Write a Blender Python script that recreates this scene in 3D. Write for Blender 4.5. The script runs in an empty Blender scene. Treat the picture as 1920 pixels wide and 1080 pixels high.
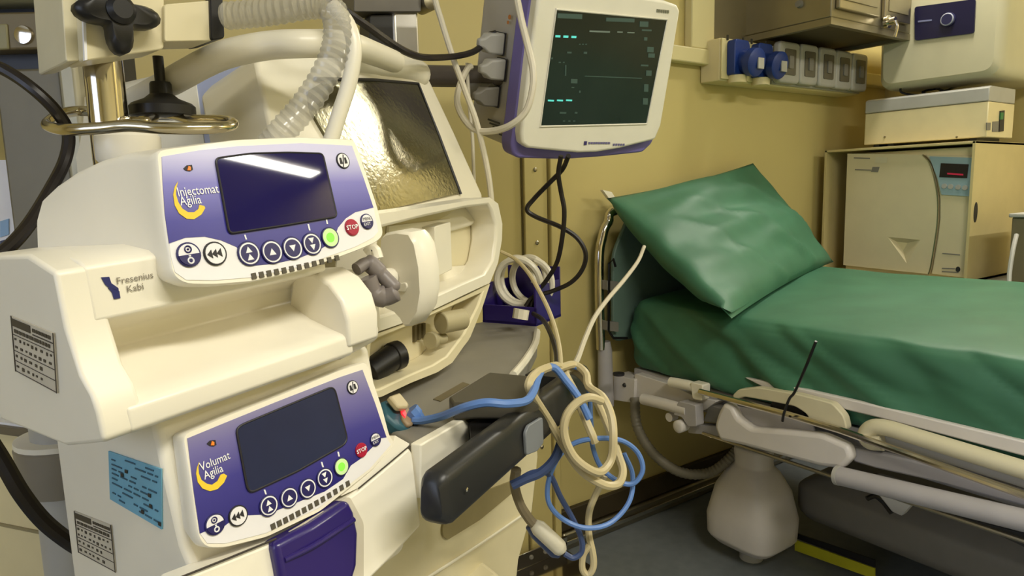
import bpy, math, random
from mathutils import Vector as V, Matrix, noise
random.seed(7)
sc = bpy.context.scene
COL = sc.collection
PI = math.pi

# ------------------------------------------------------------------ camera
F = 1300.0
CAM_R = V((0.81648205, -0.57686168, -0.02424165))
CAM_U = V((0.09989065, 0.09978148, 0.98998258))
CAM_F = V((0.56866415, 0.81072453, -0.13909287))
CAM = V((0, 0, 1.05))
cd = bpy.data.cameras.new('camera'); co = bpy.data.objects.new('camera', cd); COL.objects.link(co)
cd.sensor_width = 36.0; cd.lens = F / 1920 * 36.0; cd.clip_start = 0.01; cd.clip_end = 50
m3 = Matrix((CAM_R, CAM_U, -CAM_F)).transposed()
co.matrix_world = Matrix.Translation(CAM) @ m3.to_4x4()
sc.camera = co
# ------------------------------------------------------------------ world, lamps, exposure
wd = bpy.data.worlds.new('World'); sc.world = wd; wd.use_nodes = True
wd.node_tree.nodes['Background'].inputs[0].default_value = (1.0, 0.93, 0.78, 1)
wd.node_tree.nodes['Background'].inputs[1].default_value = 0.3
sc.view_settings.view_transform = 'Standard'; sc.view_settings.look = 'None'
sc.view_settings.gamma = 1.0; sc.view_settings.use_curve_mapping = False
sc.view_settings.exposure = 0.5
CEIL = 2.25
LAMPS = [  # x, y, half length x, half width y, watts
    (2.48, 0.96, 0.36, 0.05, 12.0),
    (2.45, -1.0, 0.40, 0.035, 18.0),
    (0.45, -0.75, 0.55, 0.10, 25.0),  # added fill lamp behind the viewer, no known fixture
]
for lx, ly, hx, hy, pw in LAMPS:
    ld = bpy.data.lights.new('ceiling_lamp_light', 'AREA'); ld.shape = 'RECTANGLE'
    ld.size = hx * 2; ld.size_y = hy * 2; ld.energy = pw; ld.color = (1.0, 0.965, 0.85)
    lo = bpy.data.objects.new('ceiling_lamp_light', ld); COL.objects.link(lo)
    lo.location = (lx, ly, CEIL - 0.065)

# ------------------------------------------------------------------ helpers
def ray(px, py):
    return CAM_R * ((px - 960) / F) + CAM_U * ((540 - py) / F) + CAM_F
def P(px, py, z):
    return CAM + ray(px, py) * z
def onp(px, py, ax, val):
    r = ray(px, py); return CAM + r * ((val - CAM[ax]) / r[ax])
def camv(x, y, z):
    return CAM_R * x + CAM_U * y + CAM_F * z
def vp(px, py):
    return ray(px, py).normalized()

class Fr:
    """a plane in the room: origin, right, up, normal"""
    def __init__(s, O, u, v):
        s.O = V(O); s.u = V(u).normalized(); v = V(v); v = v - s.u * v.dot(s.u)
        s.v = v.normalized(); s.n = s.u.cross(s.v)
    def at(s, px, py, c=0.0):
        r = ray(px, py); o = s.O + s.n * c
        return CAM + r * ((o - CAM).dot(s.n) / r.dot(s.n))
    def ab(s, px, py, c=0.0):
        d = s.at(px, py, c) - s.O
        return d.dot(s.u), d.dot(s.v)
    def L(s, a, b, c=0.0):
        return s.O + s.u * a + s.v * b + s.n * c
    def off(s, c):
        return Fr(s.O + s.n * c, s.u, s.v)

def lin(c):
    c /= 255.0
    return c / 12.92 if c <= 0.04045 else ((c + 0.055) / 1.055) ** 2.4
MATS = {}
def mat(name, rgb, rough=0.5, metal=0.0, var=0.06, scale=18.0, bump=0.0, bscale=200.0, coat=0.0, emit=None, es=0.0,
        trans=0.0, alpha=1.0, ior=1.45, spec=0.5):
    if name in MATS: return MATS[name]
    m = bpy.data.materials.new(name); m.use_nodes = True
    nt = m.node_tree; b = nt.nodes['Principled BSDF']
    col = [lin(c) for c in rgb]
    tc = nt.nodes.new('ShaderNodeTexCoord'); nz = nt.nodes.new('ShaderNodeTexNoise')
    nz.inputs['Scale'].default_value = scale; nz.inputs['Detail'].default_value = 3
    nt.links.new(tc.outputs['Object'], nz.inputs['Vector'])
    rp = nt.nodes.new('ShaderNodeValToRGB')
    rp.color_ramp.elements[0].position = 0.3; rp.color_ramp.elements[1].position = 0.7
    rp.color_ramp.elements[0].color = (*[max(0, c * (1 - var)) for c in col], 1)
    rp.color_ramp.elements[1].color = (*[min(1, c * (1 + var)) for c in col], 1)
    nt.links.new(nz.outputs['Fac'], rp.inputs['Fac']); nt.links.new(rp.outputs['Color'], b.inputs['Base Color'])
    b.inputs['Roughness'].default_value = rough; b.inputs['Metallic'].default_value = metal
    b.inputs['IOR'].default_value = ior
    b.inputs['Coat Weight'].default_value = coat; b.inputs['Coat Roughness'].default_value = 0.08
    b.inputs['Specular IOR Level'].default_value = spec
    if trans: b.inputs['Transmission Weight'].default_value = trans
    if alpha < 1: b.inputs['Alpha'].default_value = alpha
    if emit:
        b.inputs['Emission Color'].default_value = (*[lin(c) for c in emit], 1); b.inputs['Emission Strength'].default_value = es
    if bump:
        n2 = nt.nodes.new('ShaderNodeTexNoise'); n2.inputs['Scale'].default_value = bscale; n2.inputs['Detail'].default_value = 4
        nt.links.new(tc.outputs['Object'], n2.inputs['Vector'])
        bp = nt.nodes.new('ShaderNodeBump'); bp.inputs['Strength'].default_value = bump; bp.inputs['Distance'].default_value = 0.004
        nt.links.new(n2.outputs['Fac'], bp.inputs['Height']); nt.links.new(bp.outputs['Normal'], b.inputs['Normal'])
    MATS[name] = m
    return m

def cr(pts, n=6, closed=False):
    """Catmull-Rom through pts"""
    pts = [V(p) for p in pts]; out = []
    N = len(pts)
    if N < 3: return pts
    rng = range(N if closed else N - 1)
    for i in rng:
        if closed: p0, p1, p2, p3 = pts[i - 1], pts[i], pts[(i + 1) % N], pts[(i + 2) % N]
        else:
            p1, p2 = pts[i], pts[i + 1]
            p0 = pts[i - 1] if i else p1 * 2 - p2
            p3 = pts[i + 2] if i + 2 < N else p2 * 2 - p1
        for k in range(n):
            t = k / n; t2 = t * t; t3 = t2 * t
            out.append(0.5 * ((2 * p1) + (p2 - p0) * t + (2 * p0 - 5 * p1 + 4 * p2 - p3) * t2 + (3 * p1 - p0 - 3 * p2 + p3) * t3))
    if not closed: out.append(pts[-1])
    return out

def rnd(pts, r, seg=4):
    """round the corners of a planar polygon (3D points)"""
    out = []; N = len(pts)
    for i in range(N):
        p = V(pts[i]); a = V(pts[i - 1]); b = V(pts[(i + 1) % N])
        rr = r[i] if isinstance(r, (list, tuple)) else r
        da = min(rr, (a - p).length * 0.48); db = min(rr, (b - p).length * 0.48)
        if rr <= 0: out.append(p); continue
        s = p + (a - p).normalized() * da; e = p + (b - p).normalized() * db
        for k in range(seg + 1):
            t = k / seg; out.append(s * (1 - t) ** 2 + p * (2 * t * (1 - t)) + e * t * t)
    return out

class MB:
    def __init__(s): s.v = []; s.f = []
    def add(s, vs, fs):
        o = len(s.v); s.v += [V(v) for v in vs]; s.f += [[i + o for i in f] for f in fs]; return s
    def loft(s, loops, cap0=True, cap1=True, closed=True):
        n = len(loops[0]); vs = [p for l in loops for p in l]; fs = []
        for j in range(len(loops) - 1):
            for i in range(n if closed else n - 1):
                k = (i + 1) % n
                fs.append([j * n + i, j * n + k, (j + 1) * n + k, (j + 1) * n + i])
        if cap0: fs.append(list(range(n))[::-1])
        if cap1: fs.append([(len(loops) - 1) * n + i for i in range(n)])
        return s.add(vs, fs)
    def prism(s, pts, d):
        d = V(d); return s.loft([[V(p) for p in pts], [V(p) + d for p in pts]])
    def plate(s, fr, pix, c, th, r=0.0, seg=4):
        """pixel outline laid on the plane, given thickness backwards"""
        pts = [fr.at(x, y, c) for x, y in pix]
        if r: pts = rnd(pts, r, seg)
        return s.prism(pts, -fr.n * th)
    def poly(s, fr, ab, c, th, r=0.0, seg=4):
        pts = [fr.L(a, b, c) for a, b in ab]
        if r: pts = rnd(pts, r, seg)
        return s.prism(pts, -fr.n * th)
    def box(s, fr, a0, a1, b0, b1, c0, c1):
        return s.prism([fr.L(a0, b0, c0), fr.L(a1, b0, c0), fr.L(a1, b1, c0), fr.L(a0, b1, c0)], fr.n * (c1 - c0))
    def wbox(s, x0, x1, y0, y1, z0, z1):
        return s.prism([(x0, y0, z0), (x1, y0, z0), (x1, y1, z0), (x0, y1, z0)], (0, 0, z1 - z0))
    def tube(s, pts, r, seg=8, n=6, closed=False, rib=0.0, flat=None, smooth=True):
        c = cr(pts, n, closed) if smooth else [V(p) for p in pts]
        loops = []; N = len(c); prev = None
        for i in range(N):
            if closed: t = (c[(i + 1) % N] - c[i - 1])
            else: t = c[min(i + 1, N - 1)] - c[max(i - 1, 0)]
            t.normalize()
            if prev is None:
                a = V((0, 0, 1)) if abs(t.z) < 0.9 else V((1, 0, 0))
                prev = (a - t * a.dot(t)).normalized()
            else:
                q = prev - t * prev.dot(t)
                prev = q.normalized() if q.length > 1e-6 else prev
            bn = t.cross(prev)
            rr = r[i * (len(r) - 1) // max(1, N - 1)] if isinstance(r, (list, tuple)) else r
            if rib: rr = rr * (1 + rib * math.sin(i * PI * 0.5) if False else 1 + (rib if i % 2 else -rib))
            f2 = flat if flat else 1.0
            loops.append([c[i] + (prev * math.cos(k * 2 * PI / seg) + bn * f2 * math.sin(k * 2 * PI / seg)) * rr for k in range(seg)])
        if closed:
            loops.append(loops[0]); return s.loft(loops, False, False)
        return s.loft(loops)
    def lathe(s, o, ax, prof, seg=24, cap=True):
        o = V(o); ax = V(ax).normalized(); a = V((0, 0, 1)) if abs(ax.z) < 0.9 else V((1, 0, 0))
        e1 = (a - ax * a.dot(ax)).normalized(); e2 = ax.cross(e1)
        loops = [[o + ax * t + (e1 * math.cos(k * 2 * PI / seg) + e2 * math.sin(k * 2 * PI / seg)) * r for k in range(seg)] for t, r in prof]
        return s.loft(loops, cap, cap)
    def disc(s, fr, px, py, rx, ry, c, th, seg=20):
        """round button on a plane: centre pixel, radii in metres"""
        o = fr.at(px, py, c)
        return s.prism([o + fr.u * rx * math.cos(k * 2 * PI / seg) + fr.v * ry * math.sin(k * 2 * PI / seg) for k in range(seg)], -fr.n * th)
    def sphere(s, o, r, seg=12, sc3=(1, 1, 1)):
        o = V(o); loops = []
        for j in range(1, seg // 2):
            th = PI * j / (seg // 2)
            loops.append([o + V((math.cos(k * 2 * PI / seg) * math.sin(th) * r * sc3[0], math.sin(k * 2 * PI / seg) * math.sin(th) * r * sc3[1], math.cos(th) * r * sc3[2])) for k in range(seg)])
        return s.loft(loops)
    def build(s, name, m, parent=None, bevel=0.0, bseg=2, smooth=35.0, root=None, org=None):
        if parent is not None: o0 = ORG[parent.name]
        elif org is not None: o0 = V(org)
        else:
            mn = [min(v[i] for v in s.v) for i in range(3)]; mx = [max(v[i] for v in s.v) for i in range(3)]
            o0 = V(((mn[0] + mx[0]) / 2, (mn[1] + mx[1]) / 2, mn[2]))
        me = bpy.data.meshes.new(name); me.from_pydata([v - o0 for v in s.v], [], s.f); me.update()
        import bmesh as _b
        bm = _b.new(); bm.from_mesh(me); _b.ops.recalc_face_normals(bm, faces=bm.faces); bm.to_mesh(me); bm.free()
        if smooth:
            for p in me.polygons: p.use_smooth = True
            me.set_sharp_from_angle(angle=math.radians(smooth))
        me.materials.append(m)
        ob = bpy.data.objects.new(name, me); COL.objects.link(ob)
        if parent is not None: ob.parent = parent
        else: ob.location = o0
        ORG[ob.name] = o0
        if bevel:
            md = ob.modifiers.new('edge_bevel', 'BEVEL'); md.width = bevel; md.segments = bseg; md.limit_method = 'ANGLE'
            md.angle_limit = math.radians(30)
            if smooth: md.harden_normals = False
            for p in me.polygons: p.use_smooth = True
            me.set_sharp_from_angle(angle=math.radians(60))
        return ob
ORG = {}
def thing(name, label, cat, loc, group=None):
    o = bpy.data.objects.new(name, None); COL.objects.link(o); o.empty_display_size = 0.05
    o.location = loc; ORG[o.name] = V(loc); tag(o, label, cat, group); return o
def tag(o, label, cat, group=None):
    o['label'] = label; o['category'] = cat
    if group: o['group'] = group
    return o
def struct(o, label=None, cat=None):
    o['kind'] = 'structure'
    if label: o['label'] = label
    if cat: o['category'] = cat
    return o

def text(s, fr, px, py, size, c, m, parent, name='lettering', ax='LEFT', sx=1.0, bold=0.0, du=None):
    cu = bpy.data.curves.new('txt', 'FONT'); cu.body = s; cu.size = size; cu.align_x = ax; cu.align_y = 'CENTER'
    cu.offset = bold; cu.resolution_u = 2
    to = bpy.data.objects.new('txt', cu); COL.objects.link(to)
    bpy.context.view_layer.update()
    me = bpy.data.meshes.new_from_object(to.evaluated_get(bpy.context.evaluated_depsgraph_get()))
    bpy.data.objects.remove(to); bpy.data.curves.remove(cu)
    o = fr.at(px, py, c) - ORG[parent.name]
    du = du or fr.u
    for v in me.vertices:
        v.co = o + du * (v.co.x * sx) + fr.v * v.co.y
    me.materials.clear(); me.materials.append(m); me.name = name
    ob = bpy.data.objects.new(name, me); COL.objects.link(ob); ob.parent = parent; ORG[ob.name] = ORG[parent.name]
    return ob

X, Y, Z = V((1, 0, 0)), V((0, 1, 0)), V((0, 0, 1))
YA = 1.505; XB = 2.95
FA = Fr((0, YA, 0), X, Z)              # back wall plane, facing the camera
def FX(x): return Fr((x, 0, 0), -Y, Z)  # planes facing -x
def FY(y): return Fr((0, y, 0), X, Z)
def FZ(z): return Fr((0, 0, z), X, Y)
# ------------------------------------------------------------------ materials
m_wall = mat('wall_cream', (201, 185, 124), 0.42, var=0.03, scale=3, bump=0.03, bscale=60)
m_wall2 = mat('wall_cream_pale', (218, 206, 156), 0.4, var=0.03, scale=4)
m_ceil = mat('ceiling_white', (236, 230, 210), 0.6, var=0.02)
m_floor = mat('floor_grey_vinyl', (120, 126, 130), 0.45, var=0.08, scale=30, bump=0.02)
m_steel = mat('brushed_steel', (168, 160, 140), 0.32, 1.0, var=0.1, scale=6, bump=0.03, bscale=120)
m_steel_b = mat('dull_steel_sheet', (150, 142, 118), 0.42, 0.85, var=0.12, scale=5)
m_chrome = mat('polished_chrome', (215, 208, 195), 0.12, 1.0, var=0.03)
m_white = mat('white_plastic', (238, 232, 216), 0.34, var=0.02, coat=0.1)
m_cream = mat('cream_enamel', (226, 212, 168), 0.38, var=0.03)
m_offw = mat('off_white_panel', (214, 206, 176), 0.42, var=0.03)
m_greyp = mat('grey_plastic', (128, 124, 116), 0.5, var=0.05)
m_greyl = mat('light_grey_plastic', (176, 174, 168), 0.45, var=0.05)
m_dark = mat('dark_grey_plastic', (52, 51, 50), 0.42, var=0.1)
m_black = mat('black_rubber', (24, 23, 24), 0.4, var=0.1)
m_blue_s = mat('socket_blue', (28, 54, 126), 0.4, var=0.06)
m_navy = mat('navy_print', (38, 34, 92), 0.35, var=0.03)
m_green = mat('green_vinyl_cover', (62, 112, 86), 0.52, var=0.10, scale=9, bump=0.12, bscale=22)
m_ink = mat('black_ink', (40, 38, 42), 0.5)
m_wink = mat('white_ink', (240, 240, 244), 0.5)
m_bedw = mat('bed_white_enamel', (214, 208, 204), 0.36, var=0.03)
m_bedg = mat('bed_grey_enamel', (172, 168, 170), 0.42, var=0.04)

# ------------------------------------------------------------------ the room
x0r, y0r = -2.2, -2.3
struct(MB().wbox(x0r, XB, y0r, YA, -0.06, 0.0).build('floor', m_floor, smooth=0))
struct(MB().wbox(x0r, XB, y0r, YA, CEIL, CEIL + 0.06).build('ceiling', m_ceil, smooth=0))
wb = struct(MB().wbox(x0r, XB, YA, YA + 0.08, 0, CEIL).build('wall_back', m_wall, smooth=0))
struct(MB().wbox(XB, XB + 0.08, y0r, YA, 0, CEIL).build('wall_right', m_wall, smooth=0))
struct(MB().wbox(x0r - 0.08, x0r, y0r, YA, 0, CEIL).build('wall_left', m_wall2, smooth=0))
struct(MB().wbox(x0r, XB, y0r - 0.08, y0r, 0, CEIL).build('wall_front', m_wall2, smooth=0))
# daylight window in the left wall
w1 = MB()
for (p, q) in (((-.75, .75), (-.70, 1.95)), ((.65, .75), (.70, 1.95)), ((-.70, .75), (.65, .80)), ((-.70, 1.90), (.65, 1.95)), ((-.05, .80), (.0, 1.90))):
    w1.wbox(x0r, x0r + .05, p[0], q[0], p[1], q[1])
w1 = struct(w1.build('window_1', m_white, bevel=.004))
for (p, q) in ((-.70, -.05), (.0, .65)):
    MB().wbox(x0r + .01, x0r + .016, p, q, .80, 1.90).build('pane', mat('daylight_pane', (220, 232, 255), .3, emit=(204, 220, 255), es=2.6), w1)
# joint cover strip of the wall panels, with its screws
a0 = FA.ab(980, 420)[0]; a1 = FA.ab(1022, 420)[0]; a2 = FA.ab(1036, 420)[0]
t1 = MB().box(FA, a0, a1, 0.0, CEIL, 0.0, 0.012).build('trim_1', m_wall, bevel=0.002); struct(t1)
struct(MB().box(FA, a0 - .004, a0, 0.0, CEIL, 0.0, 0.004).build('trim_6', mat('joint_dark', (110, 98, 60), .6)))
t2 = MB().box(FA, a1 + 0.004, a2, 0.0, CEIL, 0.0, 0.022).build('trim_2', m_wall, bevel=0.003); struct(t2)
for (x, y) in ((1003, 318), (1007, 455), (1016, 838), (1004, 190)):
    o = FA.at(x, y, 0.012)
    MB().lathe(o, -Y, [(-0.002, 0.006), (0.002, 0.006), (0.004, 0.003)], 10).build('screw', m_steel, t1)
# baseboard along the back wall: dark channel above, bright steel lip below
bb = MB().box(FA, a2, XB, 0.0, 0.055, 0.0, 0.028).build('baseboard_back', m_steel, bevel=0.006); struct(bb)
MB().box(FA, a2, XB, 0.055, 0.12, 0.0, 0.016).build('channel', mat('dark_channel', (74, 64, 46), 0.4, 0.4), bb, bevel=0.004)
MB().box(FA, a2, XB, 0.02, 0.034, 0.028, 0.034).build('lip', m_chrome, bb, bevel=0.002)
# bright folded corner plate at the foot of the strip
fz = MB(); a_, b_ = FA.ab(965, 1046), FA.ab(1048, 1068)
cp = thing('corner_plate', 'bright steel corner plate screwed at the foot of the wall strip', 'metal plate', (a0 + 0.02, YA - 0.05, 0.0))
MB().box(FA, a0 - 0.10, a2 + 0.01, 0.0, 0.05, 0.024, 0.034).build('upright_leaf', m_chrome, cp, bevel=0.002)
MB().box(FA, a0 - 0.10, a2 + 0.01, 0.0, 0.006, 0.034, 0.16).build('foot_leaf', m_chrome, cp, bevel=0.002)
for dx in (-0.02, 0.03):
    MB().lathe(FA.L(a0 + dx, 0.03, 0.034), -Y, [(0, 0.007), (0.004, 0.005)], 10).build('screw', m_greyp, cp)

# ceiling lamps
for i, (lx, ly, hx, hy, pw) in enumerate(LAMPS):
    t = thing('ceiling_lamp', ['long ceiling lamp above the green bed', 'long ceiling lamp to the right behind the viewer', 'added fill lamp on the ceiling straight behind the viewer'][i], 'lamp', (lx, ly, CEIL), 'ceiling lamps')
    MB().wbox(lx - hx - .02, lx + hx + .02, ly - hy - .02, ly + hy + .02, CEIL - 0.05, CEIL).build('housing', m_white, t, bevel=0.006)
    MB().wbox(lx - hx, lx + hx, ly - hy, ly + hy, CEIL - 0.06, CEIL - 0.05).build('diffuser', mat('lamp_diffuser', (255, 250, 235), 0.5, emit=(255, 244, 215), es=6.0), t)

# ------------------------------------------------------------------ upper wall: posts, rail, grey panel
o = FA.ab(1262, 89)[1]; o2 = FA.ab(1262, 121)[1]
rail = MB().box(FA, FA.ab(1100, 80)[0], XB, o2 + .004, o, 0.0, 0.035).build('trim_3', m_wall2, bevel=0.004); struct(rail)
pa, pb = FA.ab(1283, 40)[0], FA.ab(1326, 40)[0]
MBp = MB().box(FA, pa, pb, o, CEIL, 0.0, 0.03); struct(MBp.build('trim_4', m_wall2, bevel=0.004))
gp = MB().box(FA, FA.ab(1327, 30)[0], FA.ab(1420, 30)[0], FA.ab(1330, 70)[1], CEIL, 0.0, 0.006).build('trim_5', m_steel_b); struct(gp)
for (x, y) in ((1334, 27), (1334, 60), (1328, 60)):
    MB().lathe(FA.at(x, y, 0.006), -Y, [(0, 0.006), (0.003, 0.004)], 8).build('screw', m_chrome, gp)

# ------------------------------------------------------------------ socket box
FS = FY(YA - 0.085)
sb = thing('socket_box', 'cream wall socket box with two blue industrial sockets under the steel cabinet', 'socket box', FS.at(1480, 160) * 1.0)
sl, sr = FS.ab(1354, 100)[0], FS.ab(1612, 140)[0]
st, sbm = FS.ab(1354, 69)[1], FS.ab(1354, 150)[1]
MB().box(FS, sl, sr, sbm, st, -0.083, -0.008).build('back_box', m_cream, sb, bevel=0.004)
MB().box(FS, sl, FS.ab(1446, 90)[0], sbm + .004, st - .002, -0.007, 0.0).build('socket_plate', m_wall2, sb, bevel=0.002)
MB().box(FS, FS.ab(1448, 90)[0], sr, sbm + .004, st - .002, -0.007, 0.003).build('breaker_plate', m_greyl, sb, bevel=0.002)
for cx, cy in ((1377, 112), (1421, 118)):
    oo = FS.at(cx, cy)
    a, b = FS.ab(cx, cy)
    q = MB().poly(FS, [(a - .038, b - .05), (a + .036, b - .05), (a + .038, b + .04), (a + .03, b + .055), (a - .032, b + .055), (a - .038, b + .045)], 0.03, 0.03, 0.008).build('socket', m_blue_s, sb, bevel=0.003)
    nn = (FS.n * 1.0 - Z * 0.2).normalized()
    base = oo + FS.n * 0.022 - Z * 0.008 + X * .012
    MB().lathe(base, nn, [(0, .036), (.026, .036), (.03, .042), (.052, .042), (.056, .036)], 24).build('lid', m_blue_s, q)
    fl = Fr(base + nn * 0.057, X, Z)
    MB().poly(fl, [(-.004, -.018), (.024, -.018), (.024, .014), (-.004, .014)], 0.004, 0.004).build('sticker', m_greyl, q)
    MB().lathe(oo - Z * 0.05 + FS.n * .012, -Z, [(0, .03), (.022, .028), (.024, .02)], 16).build('gland', m_cream, q)
    for dx in (-.04, .035):
        MB().box(FS, a + dx, a + dx + .006, b + .055, b + .07, 0, .004).build('hinge_pin', m_dark, q)
m_clear = mat('smoke_clear_plastic', (196, 194, 186), 0.12, trans=0.35, var=0.02)
for i, (cx, cy) in enumerate(((1466, 120), (1503, 124), (1538, 129), (1568, 134), (1598, 138))):
    a, b = FS.ab(cx, cy); w = .052 if i else .058
    q = MB().poly(FS, [(a - w, b - .066), (a + w, b - .066), (a + w, b + .066), (a - w, b + .066)], 0.03, 0.027, 0.018).build('breaker_cover', m_greyl, sb, bevel=0.008, bseg=3)
    fw = FS.off(0.031)
    MB().poly(fw, [(a - .03, b - .04), (a + .03, b - .04), (a + .03, b + .042), (a - .03, b + .042)], 0.002, 0.004, 0.006).build('window', mat('smoked_window', (104, 98, 84), 0.25, var=.1), q)
    MB().poly(fw, [(a - .012, b - .02), (a + .012, b - .02), (a + .012, b + .02), (a - .012, b + .02)], 0.006, 0.004, 0.003).build('switch', m_greyp, q)

# ------------------------------------------------------------------ steel wall cabinet
W1 = onp(1395, 72, 1, YA); xc = W1.x; zc = W1.z
W2 = onp(1558, 50, 0, xc); yc = W2.y; zb = W2.z
W3 = onp(1706, 80, 1, yc); xc2 = W3.x
zb = (zb + W3.z + zc) / 3
cab = thing('steel_cabinet', 'stainless steel wall cabinet with lockable doors hanging above the sockets', 'cabinet', (xc, yc, zb))
MB().wbox(xc, xc2, yc, YA - .001, zb + .02, CEIL - .1).build('body', m_steel_b, cab, bevel=0.004)
mbt = MB()
for (p, q) in (((xc, yc), (xc2, yc + .02)), ((xc, YA - .03), (xc2, YA - .001)), ((xc, yc + .02), (xc + .02, YA - .03)), ((xc2 - .02, yc + .02), (xc2, YA - .03))):
    mbt.wbox(p[0], q[0], p[1], q[1], zb, zb + .02)
mbt.build('bottom_rim', m_steel_b, cab)
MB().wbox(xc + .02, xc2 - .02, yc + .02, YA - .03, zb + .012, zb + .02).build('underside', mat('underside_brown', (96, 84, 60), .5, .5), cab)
fc = FY(yc)
d0 = fc.ab(1566, 20)[0]; d1 = fc.ab(1642, 20)[0]; d2 = fc.ab(1652, 20)[0]; d3 = fc.ab(1700, 20)[0]
zt = CEIL - .12
for (p, q) in ((d0, d1), (d2, d3)):
    dr = MB().box(fc, p, q, zb + .045, zt, 0.0, 0.014).build('door', m_steel, cab, bevel=0.003)
    MB().box(fc, p + .02, q - .02, zb + .07, zt - .03, 0.014, 0.017).build('door_panel', m_steel_b, dr, bevel=0.002)
    if p == d2:
        k = fc.at(1661, 42, .014)
        MB().lathe(k, -Y, [(0, .02), (.01, .02), (.012, .012), (.03, .012)], 16).build('lock', m_chrome, dr)
        MB().tube([k + V((0, -.03, 0)), k + V((.004, -.034, -.02)), k + V((.0, -.03, -.05))], .005).build('key', m_chrome, dr)
# steel box hanging left of it (side of the neighbouring unit) small latch
MB().lathe(onp(1500, 8, 0, xc) , -X, [(0, .012), (.012, .01)], 12).build('side_latch', m_greyp, cab)

# ------------------------------------------------------------------ niche box with autoclave
xf = 2.45
FB = FX(xf)
yl = FB.ab(1547, 275)[0]; yr = FB.ab(1829, 272)[0]; zt = (FB.ab(1547, 276)[1] + FB.ab(1829, 271)[1]) / 2
zbx = FB.ab(1817, 530)[1] - .004
m_box = mat('box_beige', (206, 190, 138), 0.42, var=0.03)
nb = thing('open_front_box', 'beige open fronted housing box around the autoclave behind the bed', 'box', FB.L((yl + yr) / 2, zbx, -.25))
T = 0.008
MB().box(FB, yl, yr, zt - T, zt, -.46, 0).build('top_panel', m_box, nb, bevel=.001)
MB().box(FB, yl, yr, zbx, zbx + T, -.46, 0).build('bottom_panel', m_box, nb)
MB().box(FB, yl, yl + T, zbx, zt, -.46, 0).build('side_panel', m_box, nb)
sp = MB().box(FB, yr - T, yr, zbx, zt, -.46, 0).build('side_panel', m_box, nb)
MB().box(FB, yl, yr, zbx, zt, -.468, -.46).build('rear_panel', m_box, nb)
hp = FY(-yr)
MB().disc(hp, 1830, 398, .012, .032, 0.002, .003).build('grip_hole', m_ink, sp)
# autoclave
FC = FX(xf + 0.03)
al, ar = FC.ab(1589, 400)[0] - .006, yr - T - .004
at_, ab_ = FC.ab(1600, 288)[1], zbx + T
au = thing('autoclave', 'beige bench autoclave with curved door edge and blue control panel', 'autoclave', FC.L((al + ar) / 2, ab_, -.2))
MB().box(FC, al + .004, ar, ab_, at_, -.38, -.004).build('casing', m_cream, au, bevel=.004)
curve = [(1730, 290), (1743, 306), (1752, 335), (1758, 370), (1758, 410), (1754, 445), (1745, 500), (1741, 514)]
m_au = mat('autoclave_front', (216, 204, 168), 0.4, var=.02)
dl = [FC.at(1589, 288, .012), FC.at(1581, 497, .012), FC.at(1741, 514, .012)] + [FC.at(x, y, .012) for x, y in curve[::-1][1:]]
import bmesh as _bm
hol = [FC.at(x, y, .012) for x, y in ((1664, 444), (1726, 450), (1700, 494))]
bmd = _bm.new()
vo = [bmd.verts.new(p) for p in dl]; vh = [bmd.verts.new(p) for p in hol]
ed = [bmd.edges.new((l[i], l[(i + 1) % len(l)])) for l in (vo, vh) for i in range(len(l))]
_bm.ops.triangle_fill(bmd, edges=ed, use_beauty=True)
bmd.verts.index_update()
dm_ = MB().add([v.co.copy() for v in bmd.verts], [[v.index for v in f.verts] for f in bmd.faces]); bmd.free()
nD = len(dl)
bkp = [p - FC.n * .03 for p in dl]
dm_.loft([dl, bkp], False, True)
deep = FC.at(1690, 458, -.012)
dm_.add(hol + [deep], [[0, 1, 3], [1, 2, 3], [2, 0, 3]])
door = dm_.build('door', m_au, au, smooth=25)
rl = [FC.at(x, y, .008) for x, y in [(x + 4, y) for x, y in curve]] + [FC.at(1813, 522, .008), FC.at(1826, 292, .008)]
rp = MB().prism(rl, -FC.n * .02).build('side_fascia', m_au, au, bevel=.003)
MB().tube([FC.at(x, y, .012) for x, y in curve], .0022, 6).build('door_edge_bead', m_steel, door)
m_cp = mat('control_light_blue', (150, 176, 186), 0.4, var=.03)
pn = MB().plate(FC, [(1742, 293), (1825, 296), (1818, 368), (1765, 365), (1758, 335)], .012, .006, .004).build('control_panel', m_cp, au)
MB().plate(FC, [(1764, 306), (1816, 308), (1813, 334), (1761, 332)], .0145, .002).build('display', mat('led_display', (36, 30, 34), .25), pn)
MB().plate(FC, [(1776, 324), (1806, 326), (1806, 329), (1776, 327)], .0155, .0006).build('display_digits', mat('led_red', (120, 30, 50), .4, emit=(190, 30, 60), es=.35), pn)
for i, (x, y) in enumerate(((1770, 349), (1782, 350), (1796, 351), (1809, 352))):
    MB().disc(FC, x, y, .008, .008, .0155, .004, 12).build('button', m_greyl, pn)
for (x, y, w) in ((1613, 318, .05), (1611, 296, .02)):
    MB().plate(FC, [(x - 10, y - 1), (x + 20, y), (x + 20, y + 2), (x - 10, y + 1)], .0135, .001).build('print_line', m_greyp, door)
MB().plate(FC, [(1636, 313), (1649, 313), (1646, 323), (1633, 322)], .0135, .001).build('print_mark', m_greyp, door)
MB().plate(FC, [(1642, 294), (1664, 295), (1662, 306), (1640, 305)], .0135, .001).build('type_label', m_offw, door)
for pts in ([(1767, 474), (1800, 477), (1800, 479), (1767, 476)], [(1766, 502), (1790, 503), (1790, 505), (1766, 504)], [(1766, 508), (1797, 510), (1797, 512), (1766, 510)]):
    MB().plate(FC, pts, .010, .001).build('print_line', m_greyp, rp)
MB().disc(FC, 1796, 505, .007, .009, .010, .001, 12).build('maker_mark', m_dark, rp)
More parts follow.
